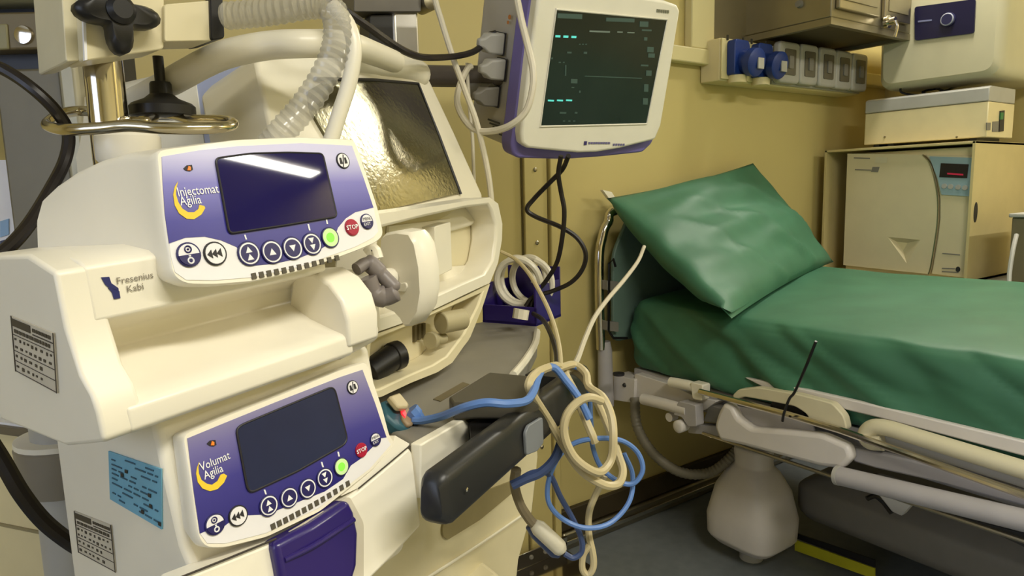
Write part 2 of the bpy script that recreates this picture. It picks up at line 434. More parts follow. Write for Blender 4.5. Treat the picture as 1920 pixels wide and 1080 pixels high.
# counter carrying the box
ctr = thing('counter', 'plain beige counter cupboard behind the bed under the autoclave', 'counter', (2.7, .8, 0))
MB().wbox(2.44, XB - .002, .35, YA - .002, 0, zbx - .03).build('body', m_cream, ctr, bevel=.004)
MB().wbox(2.42, XB - .002, .33, YA - .002, zbx - .03, zbx).build('worktop', m_greyp, ctr, bevel=.004)
# grey unit cut by the right edge of the picture
gu = thing('grey_bedside_unit', 'grey steel unit cut by the right picture edge beside the autoclave box', 'unit', FX(2.40).at(1960, 560))
fu = FX(2.44)
ua, ub = fu.ab(1898, 400)
MB().box(fu, ua, ua + .32, zbx, ub - .012, -.3, 0).build('body', mat('unit_grey', (122, 112, 86), .45), gu, bevel=.004)
MB().box(fu, ua - .006, ua + .33, ub - .012, ub, -.31, .01).build('top', m_greyl, gu, bevel=.003)
tag(MB().tube([P(1906, 440, 2.02), P(1899, 470, 2.0), P(1893, 510, 1.99), P(1891, 548, 1.98)], .006).build('drain_hose', m_greyl), 'thin pale hose hanging beside the grey unit at the right edge', 'hose')

# ------------------------------------------------------------------ heat sealer on the box
FH = FX(xf + .05)
hl, hr = FH.ab(1621, 240)[0], FH.ab(1851, 235)[0]
h0, h1, h2 = zt, 0, 0
FHt = zt
ztop = FB.ab(1829, 271)[1]
hz0 = (FB.ab(1547, 276)[1] + ztop) / 2 + .012
hz1 = FH.ab(1621, 214)[1]; hz2 = FH.ab(1621, 188)[1]
hs = thing('heat_sealer', 'flat grey and cream sealing device lying on top of the autoclave box', 'sealer', FH.L((hl + hr) / 2, hz0 - .012, -.12))
bd = MB().box(FH, hl, hr, hz0, hz1, -.20, 0).build('body', m_cream, hs, bevel=.003)
ld_ = MB().prism([FH.L(hl, hz1 + .001, .002), FH.L(hl, hz2 - .006, .002), FH.L(hl, hz2, -.012), FH.L(hl, hz2, -.2), FH.L(hl, hz1 + .001, -.2)], FH.u * (hr - hl)).build('lid', m_greyl, hs, bevel=.003)
fs = FY(-hr)
MB().plate(fs, [(1876, 208), (1884, 207), (1882, 246), (1874, 247)], .003, .003).build('power_switch', m_ink, bd)
MB().plate(fs, [(1877, 211), (1882, 211), (1881, 224), (1876, 224)], .005, .003).build('switch_rocker', mat('rocker_green', (40, 120, 70), .4), bd)
for pts in ([(1862, 228), (1873, 227), (1872, 247), (1861, 247)], [(1850, 230), (1858, 230), (1857, 244), (1850, 244)]):
    MB().plate(fs, pts, .002, .002).build('label_sticker', m_greyp, bd)
for x in (1659, 1794):
    MB().lathe(FH.at(x, 257), -X, [(0, .004), (.003, .003)], 8).build('screw', m_steel, bd)
for ax in (hl + .03, hl + .08, hr - .05):
    MB().box(FH, ax, ax + .02, hz0 - .012, hz0, -.18, -.01).build('foot', m_black, hs)

# ------------------------------------------------------------------ purifier on the right wall
xp = 2.50
FP = FX(xp)
pu = thing('air_purifier', 'white air purifier box with dark blue panel mounted on the right wall', 'air purifier', FP.at(1770, 150))
b0 = FP.ab(1760, 156)[1]
pl0, pr0 = FP.ab(1641, 100)[0], FP.ab(1877, 100)[0]
ptop = b0 + .42
loops = []
for c, s_ in ((-.45, .0), (-.05, .0), (-.015, .006), (0.0, .02)):
    l, r_, bt, tp = pl0 + s_, pr0 - s_, b0 + s_, ptop - s_
    loops.append(rnd([FP.L(l + .012, bt, c), FP.L(r_, bt, c), FP.L(r_, tp, c), FP.L(l, tp, c)], .035, 6))
MB().loft(loops).build('casing', mat('purifier_casing', (200, 194, 164), .42, var=.02), pu, bevel=0)
np_ = MB().plate(FP, [(1715, 13), (1829, -2), (1826, 62), (1715, 76)], .006, .008, .008).build('navy_panel', mat('navy_panel', (30, 28, 60), .3), pu)
kn = FP.at(1778, 37, .006)
MB().lathe(kn, -X, [(0, .022), (.006, .022), (.008, .016), (.012, .016)], 24).build('dial', mat('dial_navy', (44, 44, 80), .3), np_)
MB().tube([kn + FP.n * .009 + FP.u * .017 * math.cos(k * PI / 8) + FP.v * .017 * math.sin(k * PI / 8) for k in range(16)], .003, 6, 2, True).build('dial_ring', mat('dial_ring_grey', (150, 154, 170), .3), np_)
MB().plate(FP, [(1721, 39), (1747, 36), (1747, 39), (1721, 42)], .0075, .0008).build('print_line', mat('panel_print', (120, 124, 160), .5), np_)
# loose lead between purifier and sealer
cl = []
for k in range(13):
    t = k / 12; cl.append(P(1692 + 118 * t + 8 * math.sin(t * 20), 168 + 9 * math.sin(t * 9.5), 2.42 + .03 * math.cos(t * 13)))
tag(MB().tube([P(1850, 150, 2.45), P(1800, 176, 2.4), P(1730, 158, 2.4), P(1695, 160, 2.4), P(1692, 174, 2.4), P(1740, 178, 2.38), P(1800, 160, 2.4), P(1730, 172, 2.42), P(1760, 180, 2.4)], .004, 6).build('power_lead', m_black), 'coiled black lead lying under the white air purifier', 'cable')
# ------------------------------------------------------------------ hospital bed
xs = 1.40
FD = FX(xs)                       # near side of the bed
YH = 1.43                          # head end
def nz3(x, y, z): return noise.noise(V((x, y, z)))
# mattress
prof = [(1.425, .532), (1.402, .545), (1.398, .60), (1.396, .66), (1.40, .70), (1.412, .722), (1.44, .735), (1.55, .742), (1.75, .752), (1.95, .762), (2.15, .768), (2.24, .764), (2.262, .74), (2.27, .65), (2.25, .535)]
pp = cr([V((a, 0, b)) for a, b in prof], 5)
ys = [YH - 0.012 - i * (1.85 / 150) for i in range(151)]
loops = []
for j, y in enumerate(ys):
    lp = []
    e = min(1, j / 4.0); sh = .02 * (1 - e) ** 2
    for p in pp:
        x, z = p.x, p.z
        side = max(0, min(1, (1.50 - x) / .09))
        f = nz3((z - y * .5) * 11.0, (y + z) * 2.0, 3.1)
        g = nz3(y * 6 + 4, x * 5, z * 6)
        d = .026 * side * (abs(f) ** .8) - .008 * side + .004 * g
        # diagonal pull folds
        q = math.sin((z - y * .5) * 52 + 3.0 * nz3(y * 3, z * 3, 1))
        d += .012 * side * max(0, q) ** 2 * (.35 + .65 * abs(nz3(y * 2.5, z * 2, 9)) * 2)
        cx = x + (-d if x < 1.8 else d) * (1 if z < .735 else .3)
        lp.append(V((cx + (sh if x < 1.8 else -sh), y, z + (.006 * g if z > .70 else 0) - (sh if z > .7 else -sh) * .6)))
    loops.append(lp)
mt = MB().loft(loops)
tag(mt.build('mattress', m_green, smooth=60), 'thick green vinyl covered mattress lying on the hospital bed', 'mattress')

# pillow
A = onp(1372, 597, 2, .742); B = onp(1563, 491, 2, .770)
Cc = onp(1137, 372, 1, YH + .01); D = onp(1412, 306, 1, YH + .01)
nrm = (B - A).cross(Cc - A).normalized()
if nrm.dot(CAM - A) < 0: nrm = -nrm
N1, N2 = 44, 36
def pil(front):
    g = []
    for i in range(N1 + 1):
        row = []
        s = i / N1
        for j in range(N2 + 1):
            t = j / N2
            p = A.lerp(B, s).lerp(Cc.lerp(D, s), t)
            hu = max(0, 1 - abs(2 * s - 1) ** 3.0); hv = max(0, 1 - abs(2 * t - 1) ** 2.6)
            h = (hu * hv) ** .55
            # pull edges in between the corners
            cu = (1 - abs(2 * s - 1) ** 2) ; cvv = (1 - abs(2 * t - 1) ** 2)
            ctr = A.lerp(B, .5).lerp(Cc.lerp(D, .5), .5)
            inw = .055 * ((abs(2 * t - 1) ** 8) * cu + (abs(2 * s - 1) ** 8) * cvv * .3)
            p = p.lerp(ctr, inw)
            edge = (abs(2 * s - 1) ** 6 + abs(2 * t - 1) ** 6)
            w = .016 * nz3(s * 3 + 1, t * 7, 2) + .007 * nz3(s * 14, t * 4, 5) * min(1, edge + .25)
            w += .022 * max(0, math.sin((s * 1.2 + t * .55) * 15 + 2 * nz3(s * 3, t * 3, 7))) ** 4 * (1 - t) * (.4 + s)
            if front: p = p + nrm * (.048 * h * (1 - .35 * t) + w * h)
            else: p = p - nrm * (.11 * h * (1 - .6 * s) - w * .4 * h)
            if not front and p.z < .765: p = p + Z * min(.03, (.765 - p.z)) * .6
            row.append(p)
        g.append(row)
    return g
pm = MB()
for fr_ in (True, False):
    g = pil(fr_); vs = [p for r_ in g for p in r_]; W = N2 + 1
    pm.add(vs, [[i * W + j, (i + 1) * W + j, (i + 1) * W + j + 1, i * W + j + 1] for i in range(N1) for j in range(N2)])
import bmesh
po = pm.build('pillow', m_green, smooth=0)
bm = bmesh.new(); bm.from_mesh(po.data); bmesh.ops.remove_doubles(bm, verts=bm.verts, dist=.0006); bmesh.ops.recalc_face_normals(bm, faces=bm.faces); bm.to_mesh(po.data); bm.free()
for p in po.data.polygons: p.use_smooth = True
tag(po, 'large square pillow in shiny green cover leaning at the bed head', 'pillow')

bed = thing('hospital_bed', 'white framed hospital bed with folded side rails carrying the green mattress', 'bed', (1.8, .7, 0))
# deck and long frame
MB().wbox(1.415, 2.25, -.4, YH - .02, .505, .53).build('mattress_deck', m_bedg, bed, bevel=.004)
MB().wbox(1.43, 1.47, -.4, YH, .455, .50).build('frame_rail', m_bedg, bed, bevel=.004)
MB().wbox(2.19, 2.23, -.4, YH, .455, .50).build('frame_rail', m_bedg, bed, bevel=.004)
for yy in (1.38, .9, .4, -.1):
    MB().wbox(1.47, 2.19, yy - .02, yy + .02, .455, .50).build('cross_bar', m_bedg, bed, bevel=.004)
# head end: chrome arch with grey sleeves and board
yh = YH + .03
def hp_(px, py): return onp(px, py, 1, yh)
pts = [hp_(1127, 655), hp_(1124, 560), hp_(1124, 480), hp_(1129, 448), hp_(1140, 418)]
top = hp_(1156, 398); top2 = V((1.96, yh, top.z + .005))
arch = pts + [top + V((.04, 0, .01)), top2, V((2.02, yh, top.z - .05)), V((2.03, yh, .6))]
MB().tube(arch, .0135, 14).build('head_arch', m_chrome, bed)
MB().plate(FY(yh - .012), [(1130, 356), (1147, 360), (1156, 374), (1142, 372)], 0, .012, .002).build('head_bracket', m_white, bed, bevel=.002)
s0 = hp_(1134, 640); s1 = hp_(1136, 760)
MB().tube([s0, s0.lerp(s1, .15), s1], [.016, .021, .024, .024], 14, smooth=False).build('arch_sleeve', m_bedg, bed)
MB().tube([V((2.03, yh, .64)), V((2.03, yh, .46))], .022, 12).build('arch_sleeve', m_bedg, bed)
hb = FY(yh - .012)
z_a, z_b = hb.ab(1160, 640)[1], hb.ab(1200, 440)[1]
MB().poly(hb, [(hb.ab(1150, 640)[0], z_a), (2.24, z_a), (2.24, z_b + .06), (hb.ab(1180, 440)[0], z_b + .06), (hb.ab(1150, 500)[0], z_b - .05)], 0, .012, .03).build('headboard', mat('headboard_grey_green', (104, 128, 118), .45), bed, bevel=.003)
MB().tube([onp(1154, 500, 1, yh - .03), onp(1150, 486, 1, yh - .03), onp(1142, 494, 1, yh - .03), onp(1141, 620, 1, yh - .03), onp(1150, 634, 1, yh - .03), onp(1176, 634, 1, yh - .03)], .004, 6, smooth=False).build('board_bracket', m_black, bed)
for y_ in (536, 612):
    MB().plate(FY(yh - .03), [(1138, y_ - 10), (1160, y_ - 8), (1160, y_ + 10), (1138, y_ + 8)], 0, .02, .003).build('board_clip', m_greyp, bed)
# corner block
fcb = FX(xs - .02)
MB().plate(fcb, [(1150, 702), (1190, 712), (1188, 756), (1150, 750)], 0, .06, .004).build('corner_block', m_bedw, bed, bevel=.004)
MB().lathe(onp(1160, 702, 2, .543), Z, [(-.002, .016), (.004, .016)], 16).build('corner_socket', m_ink, bed)
MB().lathe(fcb.at(1171, 722), -X, [(0, .007), (.004, .005)], 10).build('bolt', m_dark, bed)
# cantilever arms of the rail
fa = FX(xs - .01)
MB().plate(fa, [(1190, 700), (1260, 722), (1300, 742), (1345, 752), (1320, 770), (1262, 762), (1215, 742), (1188, 752)], 0, .05, .008).build('rail_bracket', m_bedw, bed, bevel=.006)
fa2 = FX(xs - .045)
MB().tube([fa2.at(1206, 748), fa2.at(1240, 756), fa2.at(1290, 770)], .0155, 14, smooth=False).build('rail_arm', m_bedw, bed)
MB().plate(fa2, [(1272, 752), (1304, 760), (1306, 800), (1290, 800), (1278, 782), (1262, 778)], .012, .03, .006).build('rail_hinge', m_bedg, bed, bevel=.004)
MB().lathe(fa2.at(1275, 799, .01), -X, [(-.02, .016), (.008, .017), (.011, .013), (.012, .006)], 20).build('hinge_knob', m_bedw, bed, bevel=.001)
MB().lathe(fa2.at(1256, 782, .0), -X, [(-.02, .012), (.004, .012)], 16).build('hinge_washer', m_bedw, bed)
MB().plate(fa, [(1290, 795), (1350, 800), (1350, 818), (1290, 812)], 0, .03, .004).build('lower_link', m_bedg, bed, bevel=.003)
MB().plate(fa, [(1330, 760), (1360, 768), (1352, 795), (1318, 790)], -.005, .03, .004).build('link_plate', m_greyp, bed, bevel=.003)
# white clamps on the rod
cw = FX(xs - .03)
MB().tube([cw.at(1258, 716), cw.at(1290, 722), cw.at(1322, 732)], .0135, 12, smooth=False).build('rod_sleeve', m_white, bed)
MB().plate(cw, [(1294, 716), (1318, 722), (1316, 752), (1298, 748)], .014, .03, .006).build('rod_clamp', m_white, bed, bevel=.004)
rod = FX(xs - .05)
MB().tube([rod.at(1312, 734), rod.at(1480, 778), rod.at(1574, 806), rod.at(2400, 1098)], .0075, 10, smooth=False).build('steel_rod', m_chrome, bed)
# folded side rails, moulded
fr1 = FX(xs - .035)
up = [(1372, 742), (1384, 730), (1420, 726), (1500, 740), (1560, 756), (1582, 780), (1588, 806), (1570, 812), (1520, 792), (1512, 776), (1490, 762), (1440, 752), (1395, 744), (1378, 750)]
MB().plate(fr1, up, 0, .022, .008).build('side_rail', m_offw, bed, bevel=.008, bseg=3)
lo_ = [(1345, 775), (1356, 755), (1372, 762), (1382, 784), (1408, 803), (1480, 808), (1540, 814), (1590, 836), (1597, 860), (1578, 880), (1540, 876), (1480, 860), (1400, 838), (1348, 826), (1338, 800)]
fr2 = FX(xs - .055)
MB().plate(fr2, lo_, 0, .03, .01).build('side_rail', m_bedw, bed, bevel=.010, bseg=3)
MB().plate(FX(xs - .03), [(1380, 762), (1520, 786), (1530, 824), (1440, 816), (1390, 800)], 0, .006).build('rail_web', m_bedg, bed)
MB().plate(FX(xs - .008), [(1448, 752), (1500, 764), (1516, 790), (1440, 774)], 0, .01).build('rail_slot', m_ink, bed)
st2 = [(1395, 708), (1500, 728), (1640, 760), (2400, 943), (2400, 983), (1640, 782), (1500, 748), (1430, 726)]
MB().plate(FX(xs - .012), st2, 0, .014).build('deck_edge', m_bedw, bed, bevel=.003)
sr2 = FX(xs - .03)
MB().tube([sr2.at(1655, 830, -.0), sr2.at(1632, 828), sr2.at(1624, 815), sr2.at(1636, 802), sr2.at(1665, 803), sr2.at(1760, 832), sr2.at(2400, 1028)], .0165, 14).build('second_side_rail', m_offw, bed)
MB().plate(FX(xs - .018), [(1640, 812), (2400, 1016), (2400, 1073), (1660, 832)], 0, .01).build('second_rail_web', m_greyl, bed, bevel=.002)
MB().plate(FX(xs - .03), [(1590, 838), (1660, 852), (1780, 880), (2400, 1066), (2400, 1084), (1760, 905), (1640, 878), (1600, 866)], 0, .02).build('rail_link_bar', m_bedg, bed, bevel=.004)
tb = FX(xs - .06)
t0, t1_ = tb.at(1570, 891), tb.at(2400, 1092)
MB().tube([t0, t1_], .0195, 18).build('lower_tube', m_bedg, bed)
d_ = (t0 - t1_).normalized()
MB().lathe(t0, d_, [(-.006, .0205), (.002, .0205), (.003, .016), (.0035, .01)], 20).build('tube_cap', m_greyl, bed)
tr = FX(xs - .04)
MB().tube([tr.at(1318, 812), tr.at(1440, 853), tr.at(2400, 1176)], .0045, 8, smooth=False).build('pull_rod', m_steel, bed)
MB().plate(FX(xs - .02), [(1560, 905), (1920, 1000), (1930, 1030), (1780, 960), (1740, 950), (1600, 915)], 0, .02).build('lower_channel', m_dark, bed)
MB().plate(FX(xs + .03), [(1640, 890), (1735, 918), (1690, 968), (1672, 960), (1640, 920)], 0, .02).build('gusset', m_greyl, bed, bevel=.003)
# lifting column with moulded cover, base chassis
cc = onp(1415, 1060, 2, .12); cx, cy = 1.60, 1.13
def rect(cx, cy, hx, hy, z, ch=.3):
    return rnd([V((cx - hx, cy - hy, z)), V((cx + hx, cy - hy, z)), V((cx + hx, cy + hy, z)), V((cx - hx, cy + hy, z))], min(hx, hy) * ch * 2, 4)
MB().loft([rect(cx, cy, .07, .08, .045), rect(cx, cy, .093, .105, .07), rect(cx, cy, .095, .108, .13), rect(cx, cy, .082, .092, .21, .35), rect(cx, cy, .06, .065, .262, .4), rect(cx, cy, .045, .05, .28, .45), rect(cx, cy, .045, .05, .325, .45), rect(cx, cy, .04, .045, .332, .45)]).build('column_cover', m_bedw, bed, bevel=.006)
MB().lathe((cx, cy, .33), Z, [(0, .03), (.125, .03)], 20).build('lift_column', m_greyl, bed)
MB().lathe((cx, cy, 0.0), Z, [(0, .032), (.06, .032)], 16).build('column_foot', m_greyl, bed)
MB().loft([rect(1.95, .45, .2, .62, .10, .1), rect(1.95, .45, .22, .64, .13, .1), rect(1.95, .45, .22, .64, .20, .1), rect(1.95, .45, .17, .58, .25, .2)]).build('base_chassis', m_greyp, bed, bevel=.01)
for (wx, wy) in ((1.72, -.1), (2.18, 1.0), (2.18, -.1)):
    MB().lathe((wx - .02, wy, .06), X, [(0, .05), (.004, .06), (.036, .06), (.04, .05)], 20).build('castor', m_dark, bed)
    MB().wbox(wx - .012, wx + .012, wy - .02, wy + .02, .06, .12).build('castor_fork', m_greyp, bed)
sk = FX(1.72)
MB().plate(sk, [(1494, 1000), (1640, 1050), (1640, 1064), (1494, 1010)], 0.005, .004).build('black_stripe', m_black, bed)
MB().plate(sk, [(1490, 1012), (1640, 1066), (1640, 1086), (1490, 1032)], 0.005, .004).build('yellow_stripe', mat('safety_yellow', (190, 186, 40), .45), bed)
MB().tube([P(1625, 935, 1.62), P(1640, 930, 1.62), P(1655, 940, 1.62), P(1672, 962, 1.6)], .006, 8).build('brake_hook', m_black, bed)
# cable tie hanging on the rail
tag(MB().tube([rod.at(1467, 790, .02), rod.at(1470, 775, .022), rod.at(1480, 748, .022), rod.at(1490, 735, .02), rod.at(1508, 695, .035), rod.at(1530, 640, .05)], .003, 6).build('cable_tie', m_black), 'thin black cable tie knotted to the steel rod of the bed', 'cable tie')
# grey corrugated hose below the bed head
hose = [P(1190, 745, 1.98), P(1195, 800, 1.97), P(1225, 850, 1.96), P(1275, 885, 1.95), P(1330, 886, 1.95), P(1372, 855, 1.95), P(1392, 822, 1.96), P(1400, 800, 1.98)]
tag(MB().tube(hose, .014, 10, 14, rib=.07).build('corrugated_hose', mat('hose_grey_brown', (112, 106, 92), .5)), 'grey corrugated hose looping below the head of the bed', 'hose')
tag(MB().wbox(1.97, 2.0, YA - .04, YA - .028, .0, .28).build('pipe_clip', m_greyp), 'small grey upright clip on the wall under the bed', 'clip')
# ------------------------------------------------------------------ infusion pumps
m_pump = mat('pump_white_plastic', (240, 234, 218), 0.36, var=0.015, coat=0.08)
m_pumpg = mat('pump_lever_grey', (128, 120, 118), 0.4)
m_purple = mat('pump_purple', (44, 30, 104), 0.3, var=.04, coat=.2)
m_scr = mat('pump_display_glass', (32, 28, 80), 0.03, var=.05, spec=.22)
m_scr2 = mat('pump_display_glass_dull', (34, 42, 74), 0.16, var=.1, spec=.5)
m_yel = mat('swoosh_yellow', (240, 206, 60), .45)
m_gled = mat('start_green', (120, 220, 70), .4, emit=(120, 235, 60), es=.5)
m_pgreen = mat('pale_green_ring', (214, 244, 178), .4)
m_red = mat('stop_red', (170, 22, 58), .4)
m_pw = mat('panel_white_print', (236, 234, 238), .35, var=.01)
m_lab = mat('grey_label', (206, 198, 180), .5)
m_labb = mat('blue_label', (112, 172, 200), .5, var=.08)
m_labt = mat('label_print', (66, 60, 54), .5)
m_labd = mat('blue_label_print', (48, 88, 112), .5)
m_oran = mat('mains_orange', (235, 120, 40), .4, emit=(240, 110, 30), es=.4)

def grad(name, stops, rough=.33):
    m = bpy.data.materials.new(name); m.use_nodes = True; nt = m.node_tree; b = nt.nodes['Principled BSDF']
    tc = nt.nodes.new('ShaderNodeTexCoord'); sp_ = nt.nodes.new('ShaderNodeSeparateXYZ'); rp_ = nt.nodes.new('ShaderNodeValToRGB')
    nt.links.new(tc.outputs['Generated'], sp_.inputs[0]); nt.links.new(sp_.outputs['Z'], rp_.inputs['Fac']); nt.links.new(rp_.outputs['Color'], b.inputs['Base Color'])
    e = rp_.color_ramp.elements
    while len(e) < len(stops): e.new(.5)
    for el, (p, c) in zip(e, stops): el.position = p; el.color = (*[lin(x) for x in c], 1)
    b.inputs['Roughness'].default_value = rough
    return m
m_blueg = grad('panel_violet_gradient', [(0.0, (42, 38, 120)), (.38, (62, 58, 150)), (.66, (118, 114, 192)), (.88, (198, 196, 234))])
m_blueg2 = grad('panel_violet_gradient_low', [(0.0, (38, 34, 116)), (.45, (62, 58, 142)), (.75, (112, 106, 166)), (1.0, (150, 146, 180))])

def sub(q, s, t):
    (x0, y0), (x1, y1), (x2, y2), (x3, y3) = q   # tl tr br bl
    return ((x0 * (1 - s) + x1 * s) * (1 - t) + (x3 * (1 - s) + x2 * s) * t, (y0 * (1 - s) + y1 * s) * (1 - t) + (y3 * (1 - s) + y2 * s) * t)
def subq(q, s0, s1, t0, t1):
    return [sub(q, s0, t0), sub(q, s1, t0), sub(q, s1, t1), sub(q, s0, t1)]
def type_label(fr, q, parent, mbase, mprint, c=0.0012, rows=None):
    lb = MB().plate(fr, q, c, .001).build('type_label', mbase, parent)
    k = MB()
    k.plate(fr, subq(q, .02, .45, .04, .17), c + .0005, .0004)
    k.plate(fr, subq(q, .5, .97, .17, .185), c + .0005, .0004)
    for t in (.33, .62, .8, .99):
        k.plate(fr, subq(q, 0, 1, t - .008, t), c + .0005, .0004)
    for s in (0, .985): k.plate(fr, subq(q, s, s + .015, 0, 1), c + .0005, .0004)
    for t in (.38, .52, .68, .87):
        s = .05
        while s < (.9 if t < .6 else .7):
            w = random.uniform(.03, .06); k.plate(fr, subq(q, s, s + w, t, t + random.uniform(.03, .06)), c + .0005, .0004); s += w + random.uniform(.05, .09)
    s = .5
    while s < .9:
        w = random.uniform(.03, .07); k.plate(fr, subq(q, s, s + w, .07, .13), c + .0005, .0004); s += w + .02
    s = .06
    while s < .9:
        w = random.uniform(.03, .1); k.plate(fr, subq(q, s, s + w, .22, .28), c + .0005, .0004); s += w + .025
    k.build('label_print', mprint, lb, smooth=0)
    return lb

def pump_face(fr, root, housing, S):
    """everything printed or fitted on a pump's control face. S: dict of pixel data"""
    def ins(poly):
        cx = sum(p[0] for p in S["white"] + S["blue"]) / len(S["white"] + S["blue"]); cy = sum(p[1] for p in S["white"] + S["blue"]) / len(S["white"] + S["blue"])
        return [(cx + (x - cx) * .982, cy + (y - cy) * .975) for x, y in poly]
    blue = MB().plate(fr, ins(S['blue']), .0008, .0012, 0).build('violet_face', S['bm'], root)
    MB().plate(fr, ins(S['white']), .0005, .0010, 0).build('white_face', m_pw, root)
    sc_ = MB().plate(fr, S['screen'], .0022, .002, .004).build('display', S['sm'], root, bevel=.0006)
    if True:
        pts = [fr.at(x, y, .0018) for x, y in S['screen']]
        MB().tube(rnd(pts, .004), .0009, 6, closed=True, smooth=False).build('display_rim', m_ink, sc_)
    R = S['r']
    def ring(cx, cy, r, m_in, m_out, name='button'):
        b = MB().disc(fr, cx, cy, r, r, .0022, .002, 24).build(name, m_out, root, bevel=.0004)
        if m_in: MB().disc(fr, cx, cy, r * .86, r * .86, .0026, .0008, 24).build('button_face', m_in, b)
        return b
    def tri(b, cx, cy, dx, dy, s, up, m):
        o = fr.at(cx, cy, .0031) + fr.u * dx + fr.v * dy
        h = s if up else -s
        MB().prism([o + fr.v * h * .55, o - fr.u * s * .62 - fr.v * h * .5, o + fr.u * s * .62 - fr.v * h * .5], -fr.n * .0004).build('icon', m, b, smooth=0)
    # on/off
    x, y = S['onoff']; b = ring(x, y, R, m_pw, m_navy)
    o = fr.at(x, y, .0029)
    MB().prism([o + fr.u * R * .86 * math.cos(t) + fr.v * R * .86 * math.sin(t) for t in [PI + k * PI / 12 for k in range(13)]], -fr.n * .0005).build('button_half', m_navy, b)
    o2 = o + fr.v * R * .42
    MB().tube([o2 + fr.u * R * .26 * math.cos(k * PI / 6) + fr.v * R * .26 * math.sin(k * PI / 6) for k in range(12)], R * .06, 5, 2, True).build('icon', m_navy, b)
    MB().sphere(o2, R * .1, 8).build('icon', m_navy, b)
    o3 = o - fr.v * R * .5
    MB().tube([o3 + fr.u * R * .22 * math.cos(k * PI / 6) + fr.v * R * .22 * math.sin(k * PI / 6) for k in range(12)], R * .07, 5, 2, True).build('icon', m_wink, b)
    MB().sphere(o3 + fr.v * R * .38, R * .11, 8).build('icon', m_wink, b)
    # purge
    x, y = S['purge']; b = ring(x, y, R, m_pw, m_ink); o = fr.at(x, y, .0031)
    for k in (-1, 0, 1):
        q = o + fr.u * R * (.42 * k)
        MB().prism([q - fr.u * R * .3, q + fr.u * R * .12 + fr.v * R * .36, q + fr.u * R * .12 - fr.v * R * .36], -fr.n * .0004).build('icon', m_ink, b, smooth=0)
    for (x, y), kind in zip(S['arrows'], ('UU', 'U', 'D', 'DD')):
        b = ring(x, y, R * 1.08, None, m_navy)
        MB().disc(fr, x, y, R * .94, R * .94, .0026, .0008, 24).build('button_ring', m_wink, b)
        MB().disc(fr, x, y, R * .80, R * .80, .0029, .0008, 24).build('button_face', m_navy, b)
        if len(kind) == 2:
            tri(b, x, y, 0, R * .32, R * .5, kind[0] == 'U', m_wink); tri(b, x, y, 0, -R * .32, R * .5, kind[0] == 'U', m_wink)
        else: tri(b, x, y, 0, 0, R * .55, kind == 'U', m_wink)
    x, y = S['start']; b = ring(x, y, R * 1.02, None, m_navy)
    MB().disc(fr, x, y, R * .88, R * .88, .0026, .0008, 24).build('button_ring', m_pgreen, b)
    MB().disc(fr, x, y, R * .46, R * .46, .0030, .0008, 20).build('button_face', m_gled, b)
    x, y = S['stop']; b = ring(x, y, R * .84, m_red, m_red)
    text('STOP', fr, x, y, R * .62, .0032, m_wink, b, ax='CENTER', bold=.0001)
    x, y = S['menu']; b = ring(x, y, R * .80, m_pw, m_navy); o = fr.at(x, y, .0029); r_ = R * .8 * .88
    MB().prism([o + fr.u * r_ * math.cos(t) + fr.v * r_ * math.sin(t) for t in [PI + k * PI / 12 for k in range(13)]], -fr.n * .0005).build('button_half', m_navy, b)
    text('MENU', fr, x, y - S['my'], R * .44, .0033, m_ink, b, ax='CENTER'); text('EXIT', fr, x, y + S['my'], R * .44, .0033, m_wink, b, ax='CENTER')
    x, y = S['mute']; b = ring(x, y, R * .80, m_pw, m_ink); o = fr.at(x, y, .0031)
    for k in (-1, 1):
        q = o + fr.u * R * .3 * k
        MB().prism([q - fr.u * R * .16 - fr.v * R * .3, q + fr.u * R * .16 - fr.v * R * .3, q + fr.u * R * .10 + fr.v * R * .3, q - fr.u * R * .10 + fr.v * R * .3], -fr.n * .0004).build('icon', m_ink, b, smooth=0)
    MB().prism([o + fr.u * R * .12 + fr.v * R * .62, o + fr.u * R * .2 + fr.v * R * .6, o - fr.u * R * .12 - fr.v * R * .62, o - fr.u * R * .2 - fr.v * R * .6], -fr.n * .0004).build('icon', m_ink, b, smooth=0)
    # link lines from the screen to the keys
    for (xa, ya, xb_, yb_) in S['ticks']:
        MB().plate(fr, [(xa - 1.4, ya), (xa + 1.4, ya), (xb_ + 1.4, yb_), (xb_ - 1.4, yb_)], .0012, .0006).build('key_line', m_wink, blue, smooth=0)
    # speaker slots
    (xa, ya), (xb_, yb_), n = S['slots']
    for k in range(n):
        t = k / (n - 1); x = xa + (xb_ - xa) * t; y = ya + (yb_ - ya) * t + S['sag'] * 4 * t * (1 - t)
        a, b_ = fr.ab(x, y)
        MB().poly(fr, [(a - .0020, b_ - .0022), (a + .0020, b_ - .0022), (a + .0020, b_ + .0024), (a - .0020, b_ + .0024)], .0012, .002).build('speaker_slot', mat('slot_dark', (84, 78, 66), .6), housing, smooth=0)
    # mains sign
    x, y = S['mains']
    MB().plate(fr, [(x - 9, y + 1), (x - 3, y - 5), (x + 7, y - 6), (x + 9, y + 3), (x + 4, y + 6), (x - 4, y + 5)], .0014, .0006).build('mains_sign', m_ink, blue, smooth=0)
    MB().plate(fr, [(x - 1, y + 4), (x + 1, y - 4), (x + 5, y - 2), (x + 5, y + 4)], .002, .0006).build('mains_light', m_oran, blue, smooth=0)
    # swoosh and name
    MB().plate(fr, S['swoosh'], .0014, .0006).build('yellow_swoosh', m_yel, blue, smooth=0)
    for s_, x, y in S['names']:
        text(s_, fr, x, y, S['ts'], .0016, m_wink, blue, bold=.00004, sx=.8)

uP = vp(1910, 219); vP = camv(-.18, 1, 0)
